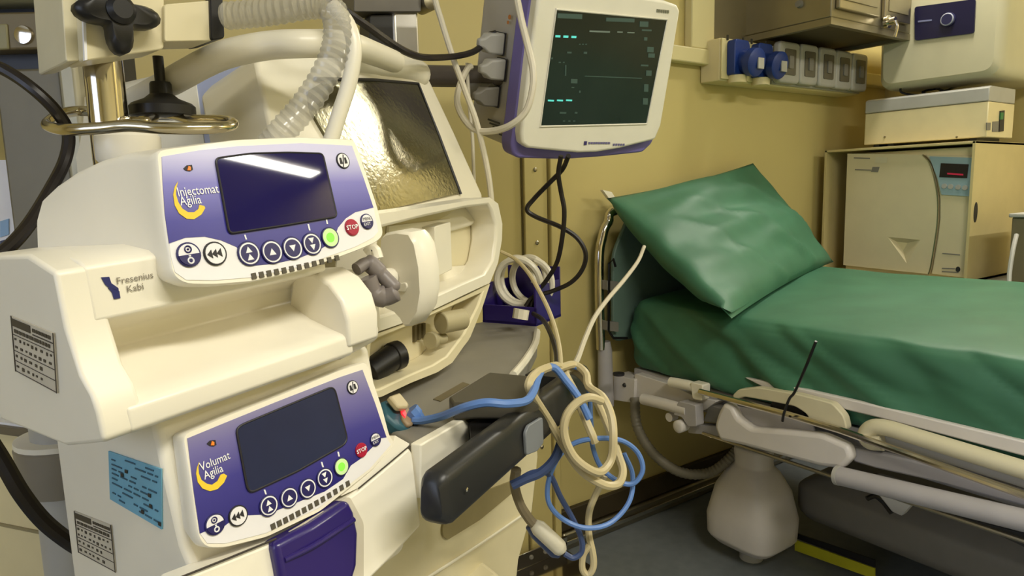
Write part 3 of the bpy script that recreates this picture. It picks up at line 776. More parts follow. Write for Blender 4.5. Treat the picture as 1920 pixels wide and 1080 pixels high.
# ---- upper: syringe pump
PA = Fr(P(306, 413, .476), uP, vP)
kk = Z.cross(PA.u).normalized()               # straight back
VB = Fr(PA.O, PA.u, kk.cross(PA.u) * -1 if (kk.cross(PA.u)).z < 0 else kk.cross(PA.u))
sp1 = thing('syringe_pump', 'white syringe pump with violet control face mounted above the other pump', 'infusion pump', VB.L(.06, -.16, -.08))
outer = [(291, 281), (443, 261), (565, 256), (666, 261), (708, 385), (721, 440), (708, 453), (672, 469), (565, 508), (474, 528), (400, 534), (345, 533), (322, 517), (306, 413)]
front = rnd([PA.at(x, y, 0) for x, y in outer], .006, 3)
def shrink(p, t, ft, fb, da):
    d = p - PA.O; a, b = d.dot(PA.u), d.dot(PA.v)
    bb_ = b * ft if b > 0 else max(b * fb, -.04)
    return VB.L(a - da if a < .09 else a - da * 1.2, bb_, 0) - VB.n * (t - (p - PA.O).dot(VB.n) * (1 - t / .165))
ctr_ = sum(front, V()) / len(front)
hs1 = MB().loft([[p.lerp(ctr_, .012) for p in front], [p - PA.n * .0018 for p in front], [p - PA.n * .012 for p in front]] + [[shrink(p, t, ft, fb, da) for p in front] for t, ft, fb, da in ((.04, .97, .93, .002), (.075, .90, .88, .006), (.11, .76, .85, .010), (.14, .58, .82, .013), (.165, .36, .8, .016))]).build('control_housing', m_pump, sp1, smooth=50)
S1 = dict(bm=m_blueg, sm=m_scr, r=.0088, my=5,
    blue=[(300, 290), (370, 278), (443, 270), (565, 264), (663, 269), (684, 328), (704, 388), (669, 397), (651, 409), (636, 427), (628, 452), (600, 470), (560, 486), (515, 496), (474, 500), (452, 486), (443, 464), (413, 451), (382, 444), (345, 446), (314, 457), (306, 400), (302, 340)],
    white=[(314, 457), (345, 446), (382, 444), (413, 451), (443, 464), (452, 486), (474, 500), (515, 496), (560, 486), (600, 470), (628, 452), (636, 427), (651, 409), (669, 397), (704, 388), (713, 434), (703, 446), (668, 464), (562, 502), (474, 522), (400, 528), (346, 527), (325, 512), (318, 485)],
    screen=[(404, 297), (470, 288), (540, 286), (605, 288), (632, 406), (530, 423), (430, 438)],
    onoff=(355, 477), purge=(404.5, 475), arrows=((468, 475), (511, 472), (549.6, 465), (586, 457)), start=(620, 445), stop=(661, 426), menu=(689, 415), mute=(644, 301),
    ticks=((459, 440, 462, 449), (578, 420, 581, 432), (612, 410, 614, 420)), slots=((475, 518), (631, 484), 12), sag=2, mains=(353, 315),
    swoosh=[(334, 340), (328, 350), (325, 365), (328, 385), (336, 400), (350, 410), (364, 411), (378, 402), (385, 390), (383, 386), (374, 384), (372, 392), (364, 398), (353, 398), (342, 391), (334, 378), (330, 364), (331, 352)],
    names=(('Injectomat', 332, 361), ('Agilia', 337, 378)), ts=.0092)
pump_face(PA, sp1, hs1, S1)
# body with syringe trough
bt = VB.ab(170, 500, -.012)[1]; br_ = VB.ab(176, 604, -.012)[1]; bl_ = VB.ab(191, 775, .012)[1]; bbm = VB.ab(191, 836, .012)[1]
aL0 = VB.ab(150, 700, -.004)[0]; aL1 = VB.ab(168, 560, -.012)[0]; aR = VB.ab(663, 650, .012)[0]
prof = [(bt, -.012), (br_, -.012), (br_ - .003, -.022), (br_ - .008, -.045), (br_ - .018, -.062), (br_ - .032, -.066), (bl_ + .02, -.056), (bl_ + .010, -.034), (bl_ + .003, -.006), (bl_, .008), (bl_ - .003, .012), (bbm + .003, .012), (bbm, .008), (bbm - .014, -.05), (bbm - .016, -.17), (bt + .004, -.17), (bt + .008, -.05), (bt + .004, -.02)]
MB().prism([VB.L(aL1, b, c) for b, c in prof], VB.u * (aR - aL1)).build('body', m_pump, sp1, bevel=.0022, bseg=3)
prof2 = [(bt, -.0125), (br_, -.0125), (br_ - .03, -.004), (bl_ + .012, .007), (bl_, .0105), (bbm + .003, .0115), (bbm, .007), (bbm - .014, -.05), (bbm - .016, -.17), (bt + .004, -.17), (bt + .01, -.05)]
cap = MB().prism([VB.L(aL0, b, c) for b, c in prof2], VB.u * (aL1 - aL0 + .010)).build('end_cap', m_pump, sp1, bevel=.003, bseg=3)
FU = Fr(VB.L(aL0, 0, 0), VB.n, VB.v)
type_label(FU, [(19, 592), (99, 625), (106, 738), (28, 696)], cap, m_lab, m_labt)
# maker's mark on the front
lg = VB
for pts in ([(190, 520), (205, 519), (209, 531), (222, 540), (223, 546), (205, 540), (197, 533)], [(203, 540), (213, 541), (224, 546), (226, 559), (214, 561), (210, 548)]):
    MB().plate(lg, pts, -.0112, .0008).build('maker_emblem', mat('emblem_blue', (44, 48, 104), .4), sp1, smooth=0)
text('Fresenius', VB, 218, 528, .0066, -.0110, mat('maker_grey', (126, 118, 106), .5), sp1)
text('Kabi', VB, 237, 543, .0066, -.0110, MATS['maker_grey'], sp1)
# barrel clamp
A1 = VB.ab(655, 640, .016)[0]
pc = [(bl_ - .012, .014), (bl_ + .012, .017), (bl_ + .03, .012), (bl_ + .044, -.002), (bl_ + .052, -.022), (bl_ + .050, -.05), (bl_ + .02, -.062), (bl_ - .012, -.05)]
cl1 = MB().loft([[VB.L(A1, b, c) for b, c in pc], [VB.L(A1 + .036, b, c) for b, c in pc]]).build('barrel_clamp', m_pump, sp1, bevel=.003, bseg=3)
MB().tube([VB.L(A1 + .004, bl_ - .012, -.012), VB.L(A1 + .045, bl_ - .006, -.012)], .016, 16, smooth=False).build('clamp_base', m_pump, sp1)
# plunger driver
FU2 = Fr(VB.L(VB.ab(790, 540, .0)[0], 0, 0), VB.n, VB.v)
fp = [(713, 445), (722, 437), (742, 433), (766, 436), (777, 455), (786, 500), (789, 550), (783, 588), (768, 612), (757, 613), (750, 600), (738, 587), (722, 580), (712, 572), (708, 520)]
f0 = [FU2.at(x, y) for x, y in fp]; cen = sum(f0, V()) / len(f0)
MB().loft([[p.lerp(cen, .05) for p in f0], [p + VB.u * .003 for p in f0], [p + VB.u * .024 for p in f0], [p.lerp(cen, .10) + VB.u * .032 for p in f0]]).build('plunger_driver', m_pump, sp1, smooth=40)
MB().plate(FU2, [(746, 532), (760, 530), (763, 538), (758, 548), (744, 546)], .002, .003, .002).build('driver_button', m_pump, sp1, bevel=.0008)
MB().tube([VB.L(A1 + .05, bl_ + .035, -.045), FU2.at(735, 520)], .010, 12, smooth=False).build('drive_rod', m_pump, sp1)
za = .70
MB().tube([P(668, 505, .64), P(690, 494, .65), P(715, 515, .655), P(745, 545, .655)], [.006, .0085, .007, .003], 14, 8).build('plunger_claw', m_pumpg, sp1, smooth=80)
MB().tube([P(690, 520, .645), P(702, 548, .65), P(722, 556, .655), P(746, 546, .655)], [.008, .0105, .009, .003], 14, 8).build('plunger_claw', m_pumpg, sp1, smooth=80)
MB().tube([P(690, 478, .66), P(700, 470, .66), P(706, 486, .66)], .007, 10).build('release_knob', m_pump, sp1)
# power lead bracket at the back is hidden; mounting clamp to the pole
MB().box(VB, .02, .09, -.12, .0, -.21, -.165).build('pole_clamp', m_dark, sp1, bevel=.004)

# ---- lower: volumetric pump
PB = Fr(P(357, 910, .50), uP, vP)
VB2 = Fr(PB.O, PB.u, VB.v)
sp2 = thing('volumetric_pump', 'white volumetric pump with purple door lever mounted below the syringe pump', 'infusion pump', VB2.L(.08, -.2, -.08))
outer = [(341, 815), (420, 781), (520, 742), (640, 692), (688, 677), (718, 765), (732, 818), (742, 830), (700, 880), (600, 960), (500, 1008), (420, 1028), (384, 1028), (370, 1008), (356, 910)]
front = rnd([PB.at(x, y, 0) for x, y in outer], .005, 3)
ctr_ = sum(front, V()) / len(front)
back = [p.lerp(ctr_, .16) + kk * .05 - PB.n * .02 for p in front]
hs2 = MB().loft([[p.lerp(ctr_, .012) for p in front], [p - PB.n * .0018 for p in front], [p - PB.n * .012 for p in front], back]).build('control_housing', m_pump, sp2, smooth=50)
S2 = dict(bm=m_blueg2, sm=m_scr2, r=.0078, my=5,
    blue=[(348, 820), (420, 790), (520, 749), (640, 702), (682, 688), (706, 752), (728, 818), (716, 820), (700, 838), (680, 858), (660, 872), (645, 898), (610, 922), (560, 942), (500, 966), (462, 968), (432, 978), (404, 1000), (388, 996), (372, 1003), (360, 920)],
    white=[(372, 1003), (388, 996), (404, 1000), (432, 978), (462, 968), (500, 966), (560, 942), (610, 922), (645, 898), (660, 872), (680, 858), (700, 838), (716, 820), (728, 818), (736, 832), (696, 878), (598, 954), (498, 1002), (420, 1022), (386, 1022)],
    screen=[(443, 806), (452, 797), (540, 760), (621, 726), (628, 731), (651, 822), (646, 833), (560, 882), (472, 923), (464, 917)],
    onoff=(404, 983), purge=(447.5, 967), arrows=((505, 948), (543, 933), (578, 916), (610, 896)), start=(641, 875), stop=(678.5, 844), menu=(705, 824), mute=(662, 726),
    ticks=((496, 918, 499, 927), (603, 866, 606, 876), (634, 847, 636, 856)), slots=((511, 987), (651, 907), 13), sag=3, mains=(397, 831),
    swoosh=[(374, 866), (370, 876), (368, 888), (371, 904), (380, 916), (394, 921), (408, 917), (420, 905), (426, 892), (420, 888), (414, 890), (408, 902), (398, 909), (388, 907), (378, 900), (373, 888), (372, 876)],
    names=(('Volumat', 375, 877), ('Agilia', 382, 893)), ts=.0088)
pump_face(PB, sp2, hs2, S2)
aS = VB2.ab(328, 930, -.014)[0]
b_top = VB2.ab(345, 760, -.01)[1]
body2 = [(b_top, -.205), (b_top, -.06), (b_top - .01, -.026), (-.05, -.016), (-.072, -.006), (-.16, -.004), (-.17, -.012), (-.175, -.245)]
MB().prism([VB2.L(aS, b, c) for b, c in body2], VB2.u * (.205 - aS)).build('body', m_pump, sp2, bevel=.006, bseg=3)
FU3 = Fr(VB2.L(aS, 0, 0), VB2.n, VB2.v)
type_label(FU3, [(138, 958), (207, 985), (216, 1074), (146, 1036)], sp2, m_lab, m_labt, .0010)
q = [(203, 846), (302, 880), (303, 993), (206, 936)]
lb = MB().plate(FU3, q, .0012, .001).build('blue_label', m_labb, sp2)
k = MB()
for t in [.06, .14, .24, .33, .42, .52, .62, .72, .82, .9]:
    s = .05
    while s < .88:
        w = random.uniform(.05, .2)
        if random.random() < .75: k.plate(FU3, subq(q, s, min(.93, s + w), t, t + .025), .0018, .0004)
        s += w + .04
k.build('label_print', m_labd, lb, smooth=0)
for (s, t) in ((.3, .25), (.22, .35), (.74, .5), (.76, .68), (.6, .86), (.93, .9)):
    MB().plate(FU3, subq(q, s, s + .05, t, t + .06), .002, .0004).build('print_mark', m_ink, lb, smooth=0)
# door in front
FDr = PB.off(.001)
dtop = [(336, 1086), (430, 1049), (520, 1013), (600, 968), (672, 919), (730, 871), (767, 839), (774, 850), (790, 985), (740, 1040), (690, 1090), (640, 1150), (340, 1160)]
dr2 = MB().plate(PB, dtop, .003, .03, .003).build('door', m_pump, sp2, bevel=.004, bseg=3)
MB().plate(PB, [(740, 816), (768, 832), (766, 836), (672, 915), (640, 930), (700, 880), (736, 836)], .0005, .02, .001).build('door_shoulder', m_pump, sp2, bevel=.002)
lev = [(514, 1020), (586, 982), (654, 936), (666, 960), (674, 1000), (672, 1060), (660, 1100), (532, 1120), (524, 1070)]
pts = [PB.at(x, y, .012) for x, y in lev]
lv = MB().prism(pts, -PB.n * .02).build('lever', m_purple, sp2, bevel=.005, bseg=3)
MB().tube([PB.at(534, 1050, .012), PB.at(590, 1022, .014), PB.at(664, 974, .012)], .0022, 8).build('lever_ridge', m_purple, lv)
MB().plate(PB, [(508, 1018), (655, 930), (682, 980), (682, 1100), (520, 1120)], .0036, .002, .004).build('lever_recess', mat('recess_white', (206, 198, 180), .5), dr2)

MB().tube([PB.at(x, y, .0045) for x, y in [(330, 1086), (430, 1046), (518, 1010)]], .0009, 6, smooth=False).build('door_gap', m_labt, dr2)
MB().tube([PB.at(x, y, .0045) for x, y in [(672, 916), (730, 868), (768, 836)]], .0007, 6, smooth=False).build('door_gap', m_labt, dr2)
# ------------------------------------------------------------------ ventilator on its cart
m_vent = mat('ventilator_white', (232, 226, 208), 0.36, var=.02, coat=.08)
m_ventc = mat('ventilator_cream', (222, 212, 178), 0.42, var=.02)
m_lav = mat('ventilator_cool_daylight', (178, 186, 216), .45, var=.02)  # cool daylight on the left side shell is put into this colour
m_glass = mat('smudged_screen', (112, 108, 86), .15, .75, var=.18, scale=8, bump=.07, bscale=150)
m_top = mat('cart_grey', (134, 130, 120), .5, var=.05)
m_hand = mat('handle_charcoal', (38, 38, 38), .38, var=.08)
uV = vp(1550, 343); uV.z = 0; uV.normalize()
kV = Z.cross(uV).normalized()
zC = .80
FT = FZ(zC)
cart = thing('ventilator_cart', 'grey topped cream equipment cart with charcoal push handle below the ventilator', 'cart', (0.52, .75, 0))
tp = [FT.at(x, y) for x, y in [(705, 792), (706, 640), (905, 603), (1008, 611), (1006, 640), (985, 680), (958, 712), (930, 770), (876, 790), (788, 840)]]
MB().prism(tp, V((0, 0, -.03))).build('work_surface', m_top, cart, bevel=.004)
MB().tube([FT.at(1007, 622, .0) , FT.at(1003, 645), FT.at(985, 676), FT.at(962, 704)], .006, 8).build('surface_rim', m_vent, cart)
# dark tablet on the surface
pd = [FZ(zC + .028).at(x, y) for x, y in [(841, 744), (917, 697), (1012, 706), (1010, 742), (975, 756), (848, 756)]]
MB().prism(pd, V((0, 0, -.018))).build('dark_tray', mat('tray_dark_olive', (70, 66, 56), .45), cart, bevel=.003)
MB().prism([FZ(zC + .001).at(x, y) for x, y in [(812, 748), (868, 716), (880, 720), (826, 752)]], V((0, 0, -.002))).build('printed_sign', mat('print_brown', (104, 94, 70), .5), cart)
# purple accessory bin at the back
pbn = [FT.at(x, y) for x, y in [(905, 604), (1006, 612)]]
e1 = (pbn[1] - pbn[0]); dpt = Z.cross(e1).normalized() * .11
bn = thing('accessory_bin', 'dark purple open bin full of coiled white cable at the cart rear', 'bin', (pbn[0] + pbn[1]) / 2 + dpt * .5)
hb_ = .045
wl = MB()
p0, p1 = pbn; p2, p3 = p1 + dpt, p0 + dpt
for a_, b_, h in ((p0, p1, .035), (p1, p2, .075), (p2, p3, .10), (p3, p0, .075)):
    t = (b_ - a_).normalized(); n_ = Z.cross(t) * .005
    wl.prism([a_, b_, b_ + n_, a_ + n_], Z * h)
wl.build('side_walls', m_purple, bn, bevel=.001)
MB().prism([p0, p1, p2, p3], Z * .005).build('bottom', m_purple, bn)
# coiled white cable standing in the bin
cb = []
o = (p0 + p1) / 2 + dpt * .4
for k in range(60):
    t = k / 59; an = t * 2 * PI * 3.2
    cb.append(o + e1.normalized() * (.045 * math.cos(an) - .012 + .03 * t) + dpt.normalized() * (.02 * math.sin(an * .5) + .02 * t) + Z * (.075 + .045 * math.sin(an)))
tag(MB().tube(cb, .0065, 8, 3).build('coiled_cable', m_vent), 'coiled white cable stuffed in the dark purple bin', 'cable')
tag(MB().tube([P(975, 598, 1.22), P(978, 580, 1.22)], .014, 10, smooth=False).build('cable_plug', m_vent), 'white cable plug sticking out of the purple bin', 'plug')
# front lip, body, handle
zl = .63
FL = Fr(P(880, 800, .755), uV, Z)
lip = MB().plate(FL, [(789, 834), (872, 786), (880, 792), (882, 870), (800, 930), (789, 936)], 0, .012, .002).build('front_lip', m_vent, cart, bevel=.003)
fh0 = P(812, 928, .595)
sec = rnd([fh0 + kV * -.022 + Z * -.024, fh0 + kV * .012 + Z * -.024, fh0 + kV * .008 + Z * .024, fh0 + kV * -.018 + Z * .026], .012, 4)
Lh = .375
cS = sum(sec, V()) / len(sec)
MB().loft([[p.lerp(cS, .35) - uV * .012 for p in sec], [p.lerp(cS, .08) - uV * .006 for p in sec], [p - uV * .001 for p in sec], [p + uV * Lh for p in sec], [p.lerp(cS, .3) + uV * (Lh + .015) for p in sec]]).build('push_handle', m_hand, cart, smooth=45)
fh = Fr(fh0 - kV * .0235, uV, Z)
MB().plate(fh, [(986, 812), (992, 798), (1018, 782), (1020, 830), (1008, 846), (988, 854)], .001, .004, .004).build('handle_button', mat('handle_grey', (120, 124, 130), .45), cart, bevel=.001)
MB().lathe(fh.at(876, 918), -kV, [(0, .002), (.001, .001)], 8).build('handle_rivet', m_chrome, cart)
for t in (.19, .32):
    q = fh0 + uV * t
    MB().prism([q + V((0, 0, -.02)) + uV * d for d in (0, .03)] + [q + V((0, 0, .02)) + uV * d for d in (.03, 0)], kV * .05).build('handle_mount', m_hand, cart)
# shaded recess between lip and tray, drawn as a solid black block
MB().prism([FZ(zC + .004).at(x, y) for x, y in [(880, 792), (955, 758), (990, 758), (960, 790), (885, 838)]], V((0, 0, -.05))).build('dark_recess_block', m_black, cart)
# cream body below
FBd = Fr(P(905, 1000, 1.0), uV, Z)
bdy = [(690, 930), (780, 880), (900, 850), (1000, 800), (1012, 850), (1000, 960), (975, 1050), (960, 1200), (690, 1400)]
pts = [FBd.at(x, y) for x, y in bdy]
MB().prism(pts, kV * .30).build('cart_body', m_ventc, cart, bevel=.01, bseg=3)
MB().tube([FBd.at(800, 1084, .002), FBd.at(900, 1020, .002), FBd.at(985, 962, .002)], .002, 6).build('body_seam', m_vent, cart)
rc = [(830, 985), (845, 960), (900, 925), (965, 900), (960, 925), (900, 975), (840, 1012), (830, 1005)]
MB().plate(FBd, rc, .003, .004, .006).build('grip_recess', mat('recess_shade', (150, 138, 100), .5), cart)  # raised plate; the recess's shade is put into its darker tone
MB().prism([V((.22, .50, .06)), V((.75, .55, .06)), V((.85, 1.0, .06)), V((.3, 1.0, .06))], Z * .06).build('base', m_greyp, cart, bevel=.01)
for cxy in ((.28, .55), (.7, .6), (.8, .95), (.35, .95)):
    MB().lathe((cxy[0] - .015, cxy[1], .035), X, [(0, .03), (.004, .035), (.026, .035), (.03, .03)], 16).build('castor', m_dark, cart)
MB().prism([V((.40, .75, .1)), V((.5, .75, .1)), V((.5, .9, .1)), V((.4, .9, .1))], Z * .42).build('stem', m_ventc, cart, bevel=.01)

# ventilator
ven = thing('ventilator', 'white lung ventilator with glaring tilted screen and open carry frame', 'ventilator', P(830, 700, 1.0))
FVu = Fr(P(830, 690, .93), vp(1480, 290), Z)
TH = .16
rear = [(680, 405), (740, 399), (915, 372), (934, 385), (942, 430), (935, 490), (918, 535), (905, 578), (880, 640), (845, 682), (800, 705), (740, 730), (712, 742), (680, 748)]
MB().plate(FVu, rear, -.045, TH, .0).build('patient_unit', m_ventc, ven, bevel=.004)
# upper open frame
def ring(fr, outer, inner, c0, c1, m, name, bev=.003):
    o0 = [fr.at(x, y, c0) for x, y in outer]; i0 = [fr.at(x, y, c0) for x, y in inner]
    dn_ = fr.n * (c1 - c0)
    loops = [o0, i0, [p + dn_ for p in i0], [p + dn_ for p in o0], o0]
    mb = MB(); mb.loft(loops, False, False)
    return mb.build(name, m, ven, bevel=bev, bseg=2)
outer = [(700, 402), (790, 390), (880, 376), (918, 370), (934, 382), (942, 420), (941, 450), (934, 492), (919, 530), (870, 553), (810, 582), (755, 606), (700, 625), (690, 500)]
inner = [(712, 428), (790, 408), (870, 390), (915, 384), (922, 394), (930, 422), (930, 450), (924, 488), (908, 514), (865, 532), (810, 557), (760, 578), (715, 592), (705, 500)]
ring(FVu, outer, inner, .0, -.045, m_vent, 'carry_frame', .004)
MB().plate(FVu, [(730, 424), (845, 410), (845, 500), (905, 495), (905, 520), (760, 585), (720, 560)], -.04, .004).build('frame_backplate', m_vent, ven)
MB().plate(FVu, [(815, 425), (845, 416), (848, 505), (818, 520)], -.02, .02, .003).build('inner_block', m_vent, ven, bevel=.003)
# lower port bay
outer2 = [(690, 632), (755, 608), (810, 584), (870, 556), (919, 532), (905, 575), (882, 632), (848, 680), (820, 698), (770, 718), (715, 744), (690, 748), (684, 700)]
inner2 = [(698, 638), (756, 616), (810, 592), (868, 566), (905, 548), (896, 574), (870, 626), (838, 668), (812, 684), (765, 704), (714, 728), (698, 732), (692, 700)]
ring(FVu, outer2, inner2, -.004, -.045, m_ventc, 'port_bay_rim', .003)
def cyl(name, pa_, za_, pb_, zb_, r, m, hole=None):
    a_, b_ = P(*pa_, za_), P(*pb_, zb_)
    o_ = MB().tube([a_, b_], r, 18, smooth=False).build(name, m, ven, bevel=.0015)
    if hole:
        d = (b_ - a_).normalized(); MB().lathe(b_, d, [(0, r * .72), (.0012, r * .72)], 18).build('port_opening', hole, o_)
m_port = mat('port_beige', (176, 166, 132), .5)
cyl('gas_port', (826, 606), .945, (868, 598), .975, .0150, m_port, mat('port_dark', (104, 94, 66), .6))
cyl('small_port', (808, 638), .945, (834, 634), .965, .0075, m_port, MATS['port_dark'])
cyl('port_flange', (806, 639), .944, (812, 638), .950, .0125, m_port)
cyl('exhale_valve', (690, 700), .84, (738, 668), .87, .0165, m_black)
cyl('exhale_valve_cap', (734, 670), .868, (750, 664), .878, .0185, m_black, m_dark)
for x in (780, 788, 796):
    MB().plate(FVu, [(x - 2, 612 - (x - 780) * .3), (x + 2, 610 - (x - 780) * .3), (x + 2, 640 - (x - 780) * .5), (x - 2, 642 - (x - 780) * .5)], -.041, .006).build('vent_slot', MATS['port_dark'], ven)
for (x, y) in ((768, 692), (725, 716), (808, 668), (822, 655), (840, 647)):
    MB().plate(FVu, [(x - 8, y + 2), (x + 6, y - 4), (x + 8, y), (x - 4, y + 5)], -.041, .004).build('bay_notch', MATS['port_dark'], ven)
# screen head
FHd = Fr(P(862, 362, 1.08), vp(1560, 215), camv(-.37, 1, -.03))
head = [(480, 112), (500, 90), (560, 82), (660, 92), (755, 106), (785, 120), (806, 150), (852, 248), (906, 368), (890, 420), (720, 470), (560, 470), (520, 300)]
MB().plate(FHd, head, 0, .10, .006).build('screen_housing', m_vent, ven, bevel=.008, bseg=3)
gl = [(612, 150), (700, 152), (783, 159), (822, 254), (862, 362), (760, 385), (690, 402), (655, 330), (584, 208), (578, 170)]
gls = MB().plate(FHd, gl, .004, .006, 0).build('screen', m_glass, ven)
MB().tube([FHd.at(x, y, .004) for x, y in [(590, 148), (700, 150), (784, 157), (823, 254), (864, 364)]], .0025, 6, smooth=False).build('screen_gasket', m_ink, ven)
MB().tube([FHd.at(x, y, -.005) for x, y in [(640, 112), (700, 120), (760, 130), (790, 142)]], [.020, .021, .021, .018], 16).build('top_roll', m_vent, ven)
# left side shell of the head
side = [FHd.at(x, y, -.004) for x, y in [(484, 112), (500, 88), (520, 300)]]
bk = camv(-1, .05, .55).normalized()
sA = [(488, 105), (510, 86), (560, 80), (600, 84), (620, 260), (620, 420), (540, 440), (520, 300), (500, 180)]
l0 = [FHd.at(x, y, -.02) for x, y in sA]
cN = sum(l0, V()) / len(l0)
MB().loft([l0, [p + bk * .05 for p in l0], [p.lerp(cN, .06) + bk * .11 for p in l0], [p.lerp(cN, .2) + bk * .15 for p in l0]]).build('side_shell', m_lav, ven, smooth=50)
l1 = [p + bk * .12 - CAM_U * .012 for p in l0]
MB().loft([[p.lerp(cN + bk * .12, .05) for p in l1], [p + bk * .10 for p in l1], [p.lerp(cN + bk * .12, .1) + bk * .28 for p in l1]]).build('rear_shell', m_vent, ven, smooth=50)
# hoses
HZ = .60
m_hose = mat('clear_hose', (184, 180, 168), .16, alpha=.45, var=.08, spec=.9)
hp = [P(422, 30, .66), P(470, 26, .655), P(520, 20, .65), P(580, 10, .645), (P(618, 12, .64)), P(632, 45, .635), P(628, 95, .63), P(604, 150, .625), P(570, 200, .62), P(535, 240, .62), P(505, 275, .625)]
tag(MB().tube(hp, .0122, 16, 8, rib=.07).build('breathing_hose', m_hose), 'clear corrugated breathing hose arching over the syringe pump', 'hose')
tag(MB().tube([P(622, 10, .70), P(652, 45, .70), P(664, 90, .70), P(656, 150, .70), P(634, 220, .70), P(612, 290, .70)], .0078, 12).build('white_hose', m_vent), 'smooth white hose hanging in front of the ventilator screen', 'hose')
tag(MB().tube([P(215, 205, .80), P(270, 180, .77), P(330, 148, .74), P(385, 118, .725), P(430, 100, .72), P(500, 86, .72), P(570, 82, .72), P(650, 84, .76), P(700, 100, .84), P(740, 116, .92)], [.014, .0145, .0145, .0145, .0145, .014], 14).build('support_arm', m_vent), 'thick cream hose support arm curving over the ventilator head', 'arm')
# ------------------------------------------------------------------ patient monitor
FM = Fr(P(1043, 17, 1.12), vp(2900, 200), camv(.304, 2.3, -1))
mon = thing('patient_monitor', 'white patient monitor with purple rim and dark green screen on wall arm', 'monitor', P(1110, 300, 1.2))
m_mon = mat('monitor_white', (236, 232, 216), .38, var=.02)
m_mpur = mat('monitor_purple', (116, 106, 172), .42, var=.04)
m_mbody = mat('monitor_body_grey', (186, 180, 168), .4, var=.03)
bz = [(1014, -30), (1009, 0), (996, 92), (985, 185), (977, 250), (979, 270), (990, 278), (1040, 283), (1085, 287), (1118, 286), (1161, 279), (1205, 268), (1229, 262), (1240, 235), (1258, 130), (1276, 20), (1270, 9), (1247, 1), (1140, -16)]
bez = MB().plate(FM, bz, 0, .03, 0).build('front_bezel', m_mon, mon, bevel=.005, bseg=3)
rm = [(1000, -40), (994, 0), (966, 225), (959, 272), (962, 290), (972, 297), (1060, 299), (1130, 294), (1205, 286), (1222, 270), (1236, 235), (1262, 90), (1268, 15), (1150, -30)]
MB().plate(FM, rm, -.018, .035, .006).build('purple_rim', m_mpur, mon, bevel=.004, bseg=2)
bdp = [(1004, -60), (990, 0), (962, 225), (958, 268), (975, 286), (1190, 280), (1215, 250), (1250, 60), (1250, -40)]
body = MB().plate(FM, bdp, -.04, .14, .01).build('rear_body', m_mbody, mon, bevel=.01, bseg=3)
scq = [(1043, 17), (1251, 37), (1212, 232), (1013, 237)]
scr = MB().plate(FM, scq, .0012, .004).build('screen', mat('monitor_screen', (34, 40, 36), .16, emit=(22, 44, 38), es=.10, var=.25, scale=6), mon)
MB().tube([FM.at(x, y, .001) for x, y in scq], .002, 6, closed=True, smooth=False).build('screen_rim', m_mon, mon)
m_teal = mat('screen_teal', (80, 180, 170), .5, emit=(80, 190, 178), es=.6)
m_dim = mat('screen_dim', (110, 122, 112), .5, emit=(90, 104, 96), es=.25)
m_dim2 = mat('screen_dimmer', (64, 84, 76), .5, emit=(52, 72, 66), es=.2)
def bar(x0, y0, x1, y1, m, nm='screen_readout'):
    MB().plate(FM, [(x0, y0), (x1, y0 + (x1 - x0) * .04), (x1 - .5, y1 + (x1 - x0) * .04), (x0 - .5, y1)], .002, .0008).build(nm, m, scr, smooth=0)
for i in range(3):
    bar(1042 + i * 15, 66 + i * .6, 1051 + i * 15, 70 + i * .6, m_teal); bar(1028 + i * 17, 187 - i * .2, 1039 + i * 17, 190 - i * .2, m_teal)
bar(1046, 25, 1092, 34, m_dim2); bar(1137, 33, 1190, 40, m_dim2); bar(1106, 57, 1144, 60, m_dim); bar(1158, 59, 1168, 61, m_dim); bar(1177, 60, 1190, 62, m_dim)
bar(1097, 142, 1204, 143.5, m_dim2)
for (x, y, w, h) in ((1086, 82, 3, 2), (1092, 82, 3, 2), (1098, 82, 3, 2), (1064, 97, 8, 3), (1095, 97, 6, 4), (1048, 116, 4, 2), (1056, 116, 3, 2), (1060, 122, 2, 20), (1071, 148, 12, 8), (1086, 170, 3, 4), (1072, 163, 5, 2), (1050, 210, 12, 3), (1078, 210, 5, 3), (1056, 226, 4, 2), (1066, 226, 4, 2), (1075, 226, 4, 2), (1034, 108, 3, 3), (1208, 70, 6, 6), (1214, 88, 12, 10), (1216, 100, 12, 8), (1202, 121, 14, 3), (1212, 132, 10, 10), (1208, 158, 8, 14), (1206, 184, 9, 12), (1200, 40, 16, 10), (1204, 55, 18, 3)):
    bar(x, y, x + w, y + h, m_dim2)
m_pv = mat('print_violet', (110, 104, 150), .5)
MB().plate(FM, [(1096, 265), (1101, 265), (1100, 272), (1095, 272)], .0015, .001).build('maker_mark', mat('mark_violet', (60, 50, 110), .5), bez)
for i in range(9):
    x = 1104 + i * 4.6
    MB().plate(FM, [(x, 266.5), (x + 3.4, 266.6), (x + 3.2, 270.2), (x - .2, 270)], .0015, .0008).build('print_stroke', m_pv, bez, smooth=0)
for i in range(5):
    x = 1150 + i * 4.6
    MB().plate(FM, [(x, 269.6), (x + 3, 269.2), (x + 2.8, 273), (x - .2, 273.4)], .0015, .0008).build('print_stroke', m_pv, bez, smooth=0)
for i in range(6):
    x = 1232 + i * 4
    MB().plate(FM, [(x, 17 + i * .4), (x + 2.8, 17.3 + i * .4), (x + 2.6, 23 + i * .4), (x - .2, 22.7 + i * .4)], .0015, .0008).build('print_stroke', mat('print_olive', (130, 130, 110), .5), bez, smooth=0)
